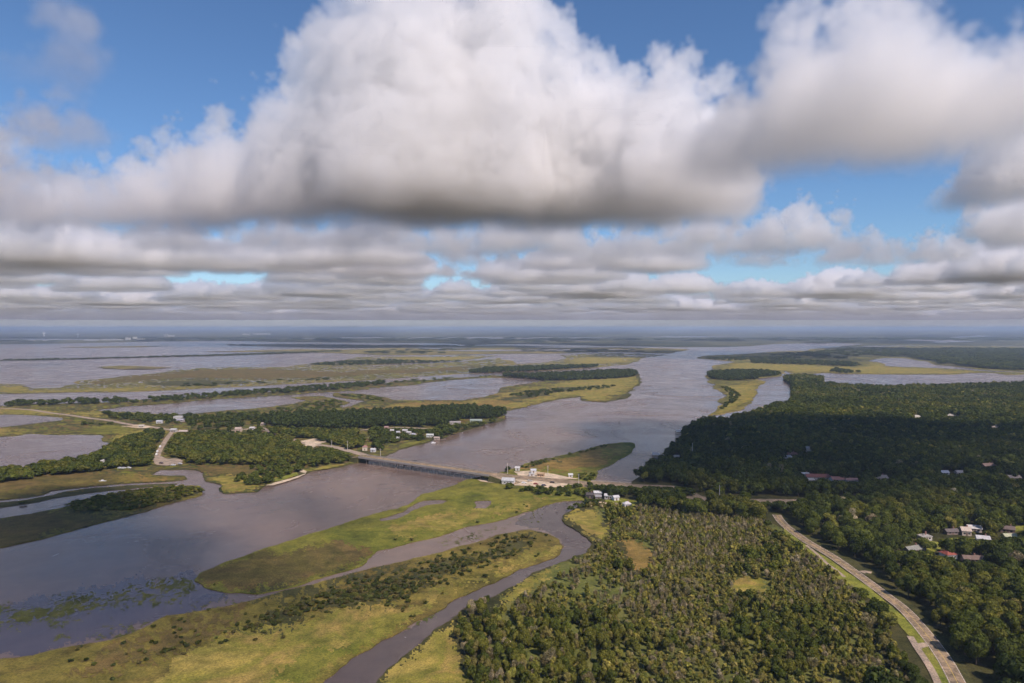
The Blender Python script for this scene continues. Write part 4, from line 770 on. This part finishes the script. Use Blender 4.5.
# ------------------------------------------------------------------ bridge
def bridge():
    a = Vector((*G(366, 457.2, 6.5), 0)); b = Vector((*G(488, 474.2, 6.5), 0)); Ln = (b-a).length; ang = math.atan2(b.y-a.y, b.x-a.x)
    root = empty('road_bridge', (a.x, a.y, 0), ang); tag(root, 'long low concrete road bridge on many piers crossing the river', 'bridge')
    W_ = 14; z = 6.5
    MB().box(-6, Ln+6, -W_/2, W_/2, z-1.0, z).build('deck', M['concrete'], root)
    MB().box(-6, Ln+6, -W_/2+.9, W_/2-.9, z+.006, z+.05).build('roadway', M['road'], root)
    for s in (-1, 1):
        y0 = s*(W_/2-.35)
        m = MB().box(-6, Ln+6, y0-.25, y0+.25, z+.004, z+.95); m.build('barrier', M['concrete'], root)
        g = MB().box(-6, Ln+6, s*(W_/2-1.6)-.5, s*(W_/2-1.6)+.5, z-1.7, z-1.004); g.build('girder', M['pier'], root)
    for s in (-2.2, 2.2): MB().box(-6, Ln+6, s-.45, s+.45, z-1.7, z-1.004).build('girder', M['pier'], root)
    MB().box(-6, Ln+6, -.12, .12, z+.055, z+.07).build('centre_line', M['line_y'], root)
    for x0, x1 in ((-6.01, -34), (Ln+6.01, Ln+34)):
        e = MB(); y = W_/2-.3; e.v += [(x0,-y-3,-.5),(x0,y+3,-.5),(x0,y,z-.02),(x0,-y,z-.02),(x1,-y-1,-.5),(x1,y+1,-.5),(x1,y,1.0),(x1,-y,1.0)]
        e.f += [(0,3,2,1),(0,4,7,3),(1,2,6,5),(3,7,6,2),(4,5,6,7)] if x1 < x0 else [(0,1,2,3),(0,3,7,4),(1,5,6,2),(3,2,6,7),(4,7,6,5)]
        e.build('embankment', M['marsh_dark'], root)
        r = MB(); r.v += [(x0,-y+.8,z+.03),(x0,y-.8,z+.03),(x1,y-.8,1.05),(x1,-y+.8,1.05)]; r.f.append((0,1,2,3) if x1 > x0 else (3,2,1,0)); r.build('approach_road', M['road'], root)
    n = 15
    for i in range(n):
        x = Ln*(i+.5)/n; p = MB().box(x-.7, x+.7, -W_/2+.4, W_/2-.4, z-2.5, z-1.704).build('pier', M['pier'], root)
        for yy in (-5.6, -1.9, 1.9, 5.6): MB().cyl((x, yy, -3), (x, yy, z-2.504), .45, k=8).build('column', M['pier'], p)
bridge()
def small_bridge():
    a = Vector((*G(590, 485.1), 0)); b = Vector((*G(631, 487.6), 0)); Ln = (b-a).length; ang = math.atan2(b.y-a.y, b.x-a.x)
    root = empty('road_bridge', (a.x, a.y, 0), ang); tag(root, 'short low bridge carrying the causeway over the side channel', 'bridge')
    MB().box(0, Ln, -9, 9, .2, 1.6).build('deck', M['concrete'], root)
    MB().box(0, Ln, -8.2, 8.2, 1.61, 1.66).build('roadway', M['road'], root)
    for s in (-8.7, 8.7): MB().box(0, Ln, s-.2, s+.2, 1.604, 2.4).build('barrier', M['concrete'], root)
small_bridge()

# ------------------------------------------------------------------ buildings
def house(px, py, wd, dp, h, rot, wc, rc, rt, label, name=None):
    q_ = .62 if (py < 470 and px < 780) or 484 < py < 512 else (.95 if py < 500 and px > 780 else .66)
    rc = tuple(c*.8 for c in rc); wc = tuple(c*.85 for c in wc)
    wd *= q_; dp *= q_; h *= .8
    x, y = G(px, py); face = math.atan2(-x, y)
    nm = name or ('house' if 'house' in label or 'cottage' in label else ('shed' if 'shed' in label else ('hut' if 'hut' in label or 'kiosk' in label or 'cabin' in label or 'camp' in label else 'building')))
    root = empty(nm, (x, y+dp/2, .95), R(rot)); tag(root, label, nm)
    W_, D_ = wd/2, dp/2; m = MB().box(-W_, W_, -D_, D_, -.6, h)
    rh = .22*dp+.4; e = .45
    if rt == 'gable':
        for s in (-1, 1): m.poly([(s*W_, -D_, h+.001), (s*W_, D_, h+.001), (s*W_, 0, h+rh)][::s])
    m.build('wall', paint(wc, .8, .25), root)
    r_ = MB()
    if rt == 'flat':
        r_.box(-W_-.3, W_+.3, -D_-.3, D_+.3, h+.003, h+.45); r_.box(-W_*.3, -W_*.05, -D_*.3, D_*.1, h+.453, h+1.2)
    elif rt == 'gable':
        for s in (-1, 1):
            yo = s*(D_+e); zo = h-e*rh/D_
            v = [(-W_-e, yo, zo+.02), (W_+e, yo, zo+.02), (W_+e, 0, h+rh+.02), (-W_-e, 0, h+rh+.02)]
            t_ = [(a, b, c+.18) for a, b, c in v]; n = len(r_.v); r_.v += v+t_
            q = [(0,3,2,1),(4,5,6,7),(0,1,5,4),(1,2,6,5),(2,3,7,6),(3,0,4,7)]
            if s > 0: q = [f[::-1] for f in q]
            r_.f += [tuple(n+i for i in f) for f in q]
    else:
        k = min(W_, D_)*.9; v = [(-W_-e,-D_-e,h+.01),(W_+e,-D_-e,h+.01),(W_+e,D_+e,h+.01),(-W_-e,D_+e,h+.01),(-W_+k,0,h+rh*1.2),(W_-k,0,h+rh*1.2)]
        r_.v += v; r_.f += [(0,1,5,4),(2,3,4,5),(1,2,5),(3,0,4),(3,2,1,0)]
    rf = r_.build('roof', paint(rc, .6, .3), root)
    if nm == 'house': MB().box(W_*.4, W_*.4+.8, D_*.2, D_*.2+.8, h+.3, h+rh+1.1).build('chimney', paint((.3,.16,.12), .9), rf)
    MB().box(-.55, .55, -D_-.06, -D_-.004, -.1, min(2.0, h-.15)).build('door', paint((.18,.12,.09), .6), root)
    n = max(2, int(wd/4))
    for i in range(n):
        xx = -W_+wd*(i+.5)/n
        if abs(xx) < 1.4: continue
        MB().box(xx-.7, xx+.7, -D_-.05, -D_-.004, min(.8, h-1.1), min(1.9, h-.25)).build('window', M['glass'], root)
    return root
for h in HOUSES: house(*h)
# city on the horizon
citylab = ['long low white warehouse on the far left shoreline', 'white factory hall right of the far left warehouse', 'broad white terminal under the distant skyline', 'pale hall in the middle of the distant port', 'white shed stacked against the distant port hall', 'tall pale block rising from the distant port', 'second tall pale block beside the first in the port', 'bright hall at the right end of the distant port', 'white works building right of the distant port', 'tall grey works tower right of the distant port', 'flat white depot on the horizon left of centre', 'small white depot beyond the first depot']
city = [(18,341.2,420,60,20),(50,340.8,150,60,18),(92,340.6,180,60,18),(108,340.4,150,60,22),(118,340.2,110,60,22),(128,339.9,50,50,60),(135,339.6,45,45,75),(141,339.8,80,60,24),(170,336.6,160,70,45),(166,336.8,60,50,90),(262,334.6,420,90,60),(246,334.9,160,80,50)]
for (px, py, wd, dp, h), lb in zip(city, citylab):
    x, y = G(px, py); h *= .42; wd *= .8
    root = empty('warehouse', (x, y, 0), R(4)); tag(root, lb, 'warehouse')
    MB().box(-wd/2, wd/2, -dp/2, dp/2, 0, h).build('wall', paint((.5,.49,.47), .8), root)
    MB().box(-wd/2-2, wd/2+2, -dp/2-2, dp/2+2, h+.01, h+3).build('roof', paint((.48,.47,.46), .7), root)
    for i in range(4): MB().box(-wd/2+wd*(i+.35)/4, -wd/2+wd*(i+.6)/4, -dp/2-.8, -dp/2-.05, h*.2, h*.6).build('window', M['glass'], root)
for px, py, hh, lb in ((44, 336.6, 60, 'white water tower on the skyline at far left'), (78, 337.4, 48, 'white water tower above the distant port')):
    x, y = G(px, py); root = empty('water_tower', (x, y, 0)); tag(root, lb, 'water tower')
    MB().cyl((0,0,0), (0,0,hh-18), 7, 5, 10).build('stem', paint((.7,.7,.7)), root)
    MB().cyl((0,0,hh-20), (0,0,hh-8), 10, 24, 14).cyl((0,0,hh-7.9), (0,0,hh+6), 24, 14, 14).build('tank', paint((.74,.74,.73)), root)

# ------------------------------------------------------------------ docks, poles, cars, boats
def dock(px, py, ln, rot, roof, label):
    x, y = G(px, py); root = empty('dock', (x, y, 0), R(rot)); tag(root, label, 'dock')
    MB().box(-ln, 0, -1.1, 1.1, 1.0, 1.25).build('walkway', M['wood'], root)
    for i in range(int(ln/4)+1):
        for s in (-1, 1): MB().cyl((-i*4, s*1.25, -1), (-i*4, s*1.25, 2), .14, k=6).build('post', M['wood'], root)
    if roof:
        for sx in (-ln-7, -ln-1):
            for sy in (-3, 3): MB().cyl((sx, sy, -1), (sx, sy, 3.6), .16, k=6).build('post', M['wood'], root)
        MB().box(-ln-8, -ln, -3.8, 3.8, .95, 1.2).build('platform', M['wood'], root)
        MB().poly([(-ln-8.4,-4.2,3.6),(-ln+.4,-4.2,3.6),(-ln+.4,0,4.9),(-ln-8.4,0,4.9)]).poly([(-ln-8.4,0,4.9),(-ln+.4,0,4.9),(-ln+.4,4.2,3.6),(-ln-8.4,4.2,3.6)]).build('roof', paint((.55,.5,.46), .6), root)
dock(691, 433.6, 14, 8, True, 'roofed dock furthest up the right river bank')
dock(675, 457.4, 18, 0, True, 'roofed dock where the bank turns, nearer the causeway')
dock(670, 460.2, 9, -15, False, 'short open dock below the roofed dock')
dock(439, 441.4, 10, 215, False, 'small landing beside the fishing camps')
def pole(px, py, h, label, arm=True):
    x, y = G(px, py); root = empty('utility_pole', (x, y, .8), R(20)); tag(root, label, 'utility pole')
    MB().cyl((0,0,-.5), (0,0,h), .28, .18, 8).build('mast', paint((.55,.5,.45), .8), root)
    if arm:
        c = MB().box(-1.3, 1.3, -.09, .09, h-1.2, h-1.0).build('crossarm', M['wood'], root)
        for xx in (-1.1, 0, 1.1): MB().cyl((xx,0,h-.996), (xx,0,h-.75), .07, k=6).build('insulator', paint((.5,.5,.5), .3), c)
pole(548, 477.6, 11, 'pale pole beside the orange brown shack'); pole(507.5, 475, 11, 'pale pole next to the small white hut')
pole(693, 462, 20, 'tall thin mast rising from the right bank forest', False); pole(720.5, 507, 17, 'pale mast above the wood below the causeway', False)
pole(331, 450, 11, 'pole beside the road west of the bridge'); pole(347, 451.5, 12, 'pole right before the west end of the bridge'); pole(380, 458.4, 10, 'pole at the west bridge abutment'); pole(579, 487, 11, 'pole where the yard narrows to the causeway')
def car(x, y, z, rot, col, label, van=False):
    root = empty('van' if van else 'car', (x, y, z), rot); tag(root, label, 'van' if van else 'car')
    pr = [(-2.3,.35),(2.3,.35),(2.3,.8),(1.4,.95),(.8,1.45),(-1.5,1.5),(-2.1,1.0),(-2.3,.95)] if not van else [(-2.6,.35),(2.6,.35),(2.6,1.0),(2.0,1.2),(1.5,2.1),(-2.5,2.2),(-2.6,2.1)]
    b = MB(); n = len(pr); w2 = .9
    b.v += [(a, -w2, c) for a, c in pr]+[(a, w2, c) for a, c in pr]; b.f += [tuple(range(n)), tuple(range(2*n-1, n-1, -1))]+[(i, n+i, n+(i+1) % n, (i+1) % n) for i in range(n)]
    b.build('body', paint(col, .3, .05), root)
    hz = 1.05 if not van else 1.35; hh = 1.38 if not van else 1.95
    for s in (-1, 1): MB().box(-1.3, .7, s*.905-.006, s*.905+.006, hz, hh).build('window', M['glass'], root)
    MB().poly([(1.37,-.75,1.0),(1.37,.75,1.0),(.84,.75,1.43),(.84,-.75,1.43)] if not van else [(2.0,-.8,1.25),(2.0,.8,1.25),(1.56,.8,2.0),(1.56,-.8,2.0)]).build('windscreen', M['glass'], root)
    for sx in (-1.45, 1.45):
        for sy in (-.86, .86): MB().cyl((sx, sy-.1, .34), (sx, sy+.1, .34), .34, k=12).build('wheel', M['tyre'], root)
CARS = [(415,462,5.06,'b',(.03,.03,.04),'dark car alone on the middle of the long bridge',0),(552.5,483.4,.98,'c',(.05,.04,.04),'dark car on the causeway lanes beside the yard',0),(524,484,.9,'n',(.7,.7,.7),'white car parked in the paved yard',0),(536,485,.9,'n',(.3,.06,.05),'red car parked in the paved yard',0),
 (544,486.4,.9,'n',(.05,.06,.1),'dark blue car at the lower edge of the yard',0),(530,482,.9,'n',(.5,.48,.44),'silver car near the upper edge of the yard',0),
 (159,447.6,.97,'v',(.75,.75,.75),'white van highest on the boat ramp track',1),(156.3,452.5,.97,'v',(.72,.72,.72),'white van in the middle of the boat ramp track',1),(155.4,455.4,.97,'v',(.74,.73,.7),'white van lowest on the boat ramp track',1),
 (172,466,.99,'n',(.7,.7,.7),'white car on the water side of the parking lot',0),(179,464.6,.99,'n',(.6,.6,.6),'pale grey car at the right end of the parking lot',0),(160,464,.99,'n',(.1,.05,.05),'dark red car at the left end of the parking lot',0),
 (118.5,469,.6,'n',(.75,.75,.75),'leftmost white car under the left bank trees',0),(122,469,.6,'n',(.72,.72,.72),'middle white car under the left bank trees',0),(127.5,468.8,.6,'n',(.74,.74,.74),'rightmost white car under the left bank trees',0)]
for px, py, z, md, col, lb, van in CARS:
    x, y = G(px, py, z)
    rt = {'b': -.6, 'c': -.25, 'n': random.uniform(-.4, .4), 'v': 1.9, 'h': 1.6}[md]
    car(x, y, z, rt, col, lb, van)
def boat(px, py, rot, label):
    x, y = G(px, py); root = empty('boat', (x, y, 0), R(rot)); tag(root, label, 'boat')
    b = MB(); S = [(-3.2,1.0),(-1,1.15),(1.2,1.0),(2.6,.5),(3.5,.02)]
    for q, (a, ww) in enumerate(S): b.v += [(a,-ww,.9),(a,-ww*.6,-.2),(a,ww*.6,-.2),(a,ww,.9)]
    for q in range(4):
        for j in range(4): a_ = 4*q+j; b_ = 4*q+(j+1) % 4; b.f.append((a_, b_, b_+4, a_+4))
    b.f.append((3,2,1,0)); b.build('hull', paint((.75,.75,.74), .3, .05), root)
    MB().box(-1.2, .6, -.6, .6, .905, 1.9).build('cabin', paint((.7,.7,.7), .4), root); MB().box(-3.5, -3.21, -.25, .25, .2, 1.2).build('outboard_motor', paint((.05,.05,.05)), root)
boat(585.5, 505, 60, 'white boat moored at the head of the creek'); boat(666, 458.8, 100, 'white boat moored left of the roofed dock'); boat(101, 482.3, 10, 'small white boat in the reeds of the left island'); boat(433, 443.6, 30, 'white boat moored at the fishing camps')

# ------------------------------------------------------------------ haze
if HAZE:
    hb = MB().box(-72000, 72000, -2500, 72000, -1.5, 176).build('haze', None); hb.data.materials.clear()
    hm = bpy.data.materials.new('haze'); hm.use_nodes = True; t = hm.node_tree; t.nodes.clear()
    pv = t.nodes.new('ShaderNodeVolumePrincipled'); o = t.nodes.new('ShaderNodeOutputMaterial'); t.links.new(pv.outputs[0], o.inputs['Volume'])
    pv.inputs['Color'].default_value = (.62, .76, 1, 1); pv.inputs['Density'].default_value = 6e-5; pv.inputs['Anisotropy'].default_value = .2
    hb.data.materials.append(hm); tag(hb, 'thin bluish haze lying over the delta', 'haze', kind='stuff')

# ------------------------------------------------------------------ clouds
BASE = 900.
BL = [(440,150,5000,800,2000),(500,90,4900,500,2000),(370,60,4800,500,1900),(320,50,4900,450,1150),(250,75,5200,600,1150),(170,85,5300,600,900),(60,110,5400,600,640),(590,80,5300,700,1500),(690,90,4900,600,1250),(640,90,5000,500,1300),
(850,140,3150,520,760),(750,70,3500,380,720),(960,140,2950,500,760),(1030,120,2800,600,700),(690,60,4200,400,700),(1060,90,4200,500,900),
(790,80,7200,600,640),(730,60,6700,400,480),(890,70,7600,500,420),(1005,60,6000,600,640),(1060,80,6500,600,700),
(215,70,7100,500,520),(290,80,6800,500,560),(370,80,6900,500,520),(440,60,7300,500,560),(525,75,7300,500,620),(600,70,7900,500,520),(670,75,7500,600,560),(930,60,8300,500,460),(850,60,8500,450,420),(765,55,8700,400,400),(215,70,8500,450,420),(290,60,8700,400,380),(455,60,8600,450,420),(540,50,8800,350,360),(130,60,8700,400,380),(670,60,8800,350,360),
(25,80,8000,700,640),(120,50,8600,500,380),
(-5,75,4300,500,720),(-60,80,4200,500,700),(30,85,2200,260,360),(105,50,2250,170,260),(0,70,2900,220,300),(20,60,3700,300,420)]
def cover_near(X, Y):
    Tn = np.zeros_like(X)
    wx = (fbm(X/700, Y/700, 11)-.5)*900; wy = (fbm(X/700, Y/700, 31)-.5)*700
    n = fbm(X/500, Y/500, 51)
    for px, hp, D, hd, t in BL:
        Xc = (px-512)/F*D; hw_ = hp/F*D
        r = ((X+wx-Xc)/hw_)**2+((Y+wy-D)/hd)**2
        Tn = np.maximum(Tn, t*np.clip(1-r, 0, 1)**.5*(.75+.5*n))
    return Tn
def cover_far(X, Y):
    "a field of separate cumulus, each a lumpy dome of its own size"
    x0, x1, y0, y1 = X.min(), X.max(), Y.min(), Y.max(); r = np.random.default_rng(int(y0))
    Tn = np.zeros_like(X); wx = (fbm(X/420, Y/420, 11, 4)-.5)*620; wy = (fbm(X/420, Y/420, 31, 4)-.5)*620; Xw, Yw = X+wx, Y+wy
    dx = (x1-x0)/(X.shape[1]-1); dy = (y1-y0)/(X.shape[0]-1)
    n = int((x1-x0)*(y1-y0)/1.15e6)
    for k in range(n):
        cx, cy_ = r.uniform(x0, x1), r.uniform(max(y0, 8400), y1); R_ = r.uniform(260, 680)*(1.45 if r.uniform() < .2 else 1)
        if fbm(np.array([cx/5200]), np.array([cy_/4200]), 13, 3)[0] < .35: continue
        i0, i1 = int(max(0, (cx-R_*2.2-300-x0)/dx)), int((cx+R_*2.2+300-x0)/dx)+1; j0, j1 = int(max(0, (cy_-R_-400-y0)/dy)), int((cy_+R_+400-y0)/dy)+1
        sl = (slice(j0, j1), slice(i0, i1)); q = ((Xw[sl]-cx)/(R_*1.35))**2+((Yw[sl]-cy_)/R_)**2
        Tn[sl] = np.maximum(Tn[sl], (R_*.78+60)*np.clip(1-q, 0, 1)**.5)
    return Tn
disp = (-sd.x*900/sd.z, -sd.y*900/sd.z)
SH = [((890,464),205,185,520),((955,500),230,110,520),((1010,455),330,150,460),((850,520),110,45,300),
((60,603),130,52,420),((140,545),105,38,330),((40,655),120,50,450),((360,540),60,28,260),((590,562),36,20,220),((400,600),50,18,200)]  # unseen overhead clouds, placed so their shadows fall on these ground spots
def cover_over(X, Y):
    Tn = np.zeros_like(X); wx = (fbm(X/160, Y/160, 11)-.5)*160; wy = (fbm(X/160, Y/160, 31)-.5)*120
    for (a, b), hw_, hd, t in SH:
        gx, gy = G(a, b); r = ((X+wx-(gx-disp[0]))/hw_)**2+((Y+wy-(gy-disp[1]))/hd)**2
        Tn = np.maximum(Tn, t*np.clip(1-r, 0, 1)**.5)
    return Tn
cm = bpy.data.materials.new('cloud'); cm.use_nodes = True; t = cm.node_tree; t.nodes.clear()
pv = t.nodes.new('ShaderNodeVolumePrincipled'); out = t.nodes.new('ShaderNodeOutputMaterial'); t.links.new(pv.outputs[0], out.inputs['Volume'])
pv.inputs['Color'].default_value = (1, .997, .995, 1); pv.inputs['Density'].default_value = .0085; pv.inputs['Anisotropy'].default_value = .48
cm2 = cm.copy(); cm2.node_tree.nodes['Principled Volume'].inputs['Density'].default_value = .009
cm3 = cm.copy(); cm3.node_tree.nodes['Principled Volume'].inputs['Density'].default_value = .014
def volume(x0, x1, y0, y1, z0, z1, vx, vz, fn, amp, label):
    nx = int((x1-x0)/vx); ny = int((y1-y0)/vx); nz = int((z1-z0)/vz)
    X, Y = np.meshgrid(np.linspace(x0, x1, nx), np.linspace(y0, y1, ny)); Tn = fn(X, Y).astype(np.float32)
    me = bpy.data.meshes.new('clouds'); me.vertices.add(nx*ny)
    me.vertices.foreach_set('co', np.stack([X.ravel(), Y.ravel(), np.full(nx*ny, z0)], 1).astype(np.float32).ravel())
    at = me.attributes.new('top', 'FLOAT', 'POINT'); at.data.foreach_set('value', Tn.ravel())
    o = bpy.data.objects.new('clouds', me); C.objects.link(o); tag(o, label, 'clouds', kind='stuff')
    ng = bpy.data.node_groups.new('clouds', 'GeometryNodeTree')
    ng.interface.new_socket('G', in_out='INPUT', socket_type='NodeSocketGeometry'); ng.interface.new_socket('G', in_out='OUTPUT', socket_type='NodeSocketGeometry')
    N = ng.nodes.new; Lk = ng.links.new; gi = N('NodeGroupInput'); go = N('NodeGroupOutput')
    def Mt(op, a, b=None):
        n = N('ShaderNodeMath'); n.operation = op
        for i, v in enumerate((a, b)):
            if v is None: continue
            if isinstance(v, (int, float)): n.inputs[i].default_value = v
            else: Lk(v, n.inputs[i])
        return n.outputs[0]
    pos = N('GeometryNodeInputPosition').outputs[0]
    sx = N('ShaderNodeSeparateXYZ'); Lk(pos, sx.inputs[0]); x, y, z = sx.outputs
    n1 = N('ShaderNodeTexNoise'); n1.inputs['Scale'].default_value = 1/420.; n1.inputs['Detail'].default_value = 5; n1.inputs['Roughness'].default_value = .70; Lk(pos, n1.inputs['Vector'])
    n2 = N('ShaderNodeTexVoronoi'); n2.inputs['Scale'].default_value = 1/260.; n2.inputs['Detail'].default_value = 3; n2.inputs['Roughness'].default_value = .6; Lk(pos, n2.inputs['Vector'])
    n3 = N('ShaderNodeTexNoise'); n3.inputs['Scale'].default_value = 1/340.; n3.inputs['Detail'].default_value = 5; n3.inputs['Roughness'].default_value = .68; Lk(pos, n3.inputs['Vector'])
    s3 = N('ShaderNodeSeparateXYZ'); Lk(n3.outputs['Color'], s3.inputs[0])
    wx = Mt('MULTIPLY', Mt('SUBTRACT', s3.outputs[0], .5), 700*amp); wy = Mt('MULTIPLY', Mt('SUBTRACT', s3.outputs[1], .5), 700*amp)
    xx = Mt('MINIMUM', Mt('MAXIMUM', Mt('ADD', x, wx), x0+1), x1-1); yy = Mt('MINIMUM', Mt('MAXIMUM', Mt('ADD', y, wy), y0+1), y1-1)
    ix = Mt('ROUND', Mt('MULTIPLY', Mt('SUBTRACT', xx, x0), (nx-1)/(x1-x0))); iy = Mt('ROUND', Mt('MULTIPLY', Mt('SUBTRACT', yy, y0), (ny-1)/(y1-y0)))
    fi = N('FunctionNodeFloatToInt'); Lk(Mt('ADD', Mt('MULTIPLY', iy, float(nx)), ix), fi.inputs[0])
    si = N('GeometryNodeSampleIndex'); si.data_type = 'FLOAT'; Lk(gi.outputs[0], si.inputs['Geometry'])
    na = N('GeometryNodeInputNamedAttribute'); na.data_type = 'FLOAT'; na.inputs[0].default_value = 'top'
    Lk(na.outputs[0], si.inputs['Value']); Lk(fi.outputs[0], si.inputs['Index']); top = si.outputs[0]
    nn = Mt('SUBTRACT', n1.outputs[0], .5); bump = Mt('SUBTRACT', .45, n2.outputs['Distance']); hz = Mt('SUBTRACT', z, BASE)
    t2 = Mt('ADD', Mt('ADD', top, Mt('MULTIPLY', nn, 1000*amp)), Mt('MULTIPLY', bump, 380*amp))
    a = Mt('DIVIDE', Mt('SUBTRACT', t2, hz), 24); b = Mt('DIVIDE', Mt('ADD', hz, Mt('MULTIPLY', nn, 260)), 210 if y0 < 7000 else 100); hs = Mt('DIVIDE', Mt('SUBTRACT', top, 20), 60)
    cl = N('ShaderNodeClamp'); Lk(Mt('MINIMUM', Mt('MINIMUM', a, b), hs), cl.inputs[0])
    vc = N('GeometryNodeVolumeCube'); Lk(cl.outputs[0], vc.inputs['Density']); vc.inputs['Min'].default_value = (x0, y0, z0); vc.inputs['Max'].default_value = (x1, y1, z1)
    for a_, v_ in zip('XYZ', (nx, ny, nz)): vc.inputs['Resolution '+a_].default_value = v_
    sm = N('GeometryNodeSetMaterial'); sm.inputs['Material'].default_value = cm; Lk(vc.outputs[0], sm.inputs[0]); Lk(sm.outputs[0], go.inputs[0])
    md = o.modifiers.new('volume', 'NODES'); md.node_group = ng; me.materials.append(cm)
if CLOUDS:
    vb = MB().box(-70000, 70000, 24000, 71500, 190, 1650).build('clouds', None)  # second haze box added at the horizon, not a cloud
    vm = bpy.data.materials.new('veil'); vm.use_nodes = True; t = vm.node_tree; t.nodes.clear()
    pv = t.nodes.new('ShaderNodeVolumePrincipled'); out = t.nodes.new('ShaderNodeOutputMaterial'); t.links.new(pv.outputs[0], out.inputs['Volume'])
    pv.inputs['Color'].default_value = (.66, .67, .80, 1); pv.inputs['Density'].default_value = 2.8e-5; pv.inputs['Anisotropy'].default_value = .2  # grey lavender puts the shade under the clouds into the haze colour
    vb.data.materials.append(vm); tag(vb, 'thin lavender haze box added over the horizon', 'clouds', kind='stuff')
    volume(-6000, 6200, 1900, 9300, 780, 2950, 25, 24, cover_near, 1, 'towering white cumulus with flat grey bases over the delta')
    cm = cm2
    volume(-16000, 16000, 8000, 22000, 780, 1900, 45, 36, cover_far, .55, 'rows of smaller cumulus behind the big clouds')
    volume(-48000, 48000, 22000, 71000, 780, 2000, 130, 50, cover_far, .6, 'thin far cloud rows sinking to the horizon')
    cm = cm3
    volume(-1500, 2800, -1200, 1500, 800, 1560, 25, 25, cover_over, .25, 'unseen small cumulus placed overhead to shade the land')

# ------------------------------------------------------------------ render settings
cy = sc.cycles; sc.render.engine = 'CYCLES'
cy.max_bounces = 14; cy.diffuse_bounces = 2; cy.glossy_bounces = 2; cy.transmission_bounces = 2; cy.transparent_max_bounces = 8
cy.volume_bounces = 10; cy.volume_step_rate = 2; cy.volume_max_steps = 512
cy.use_denoising = True; cy.use_adaptive_sampling = True; cy.adaptive_threshold = .035
cy.sample_clamp_indirect = 4
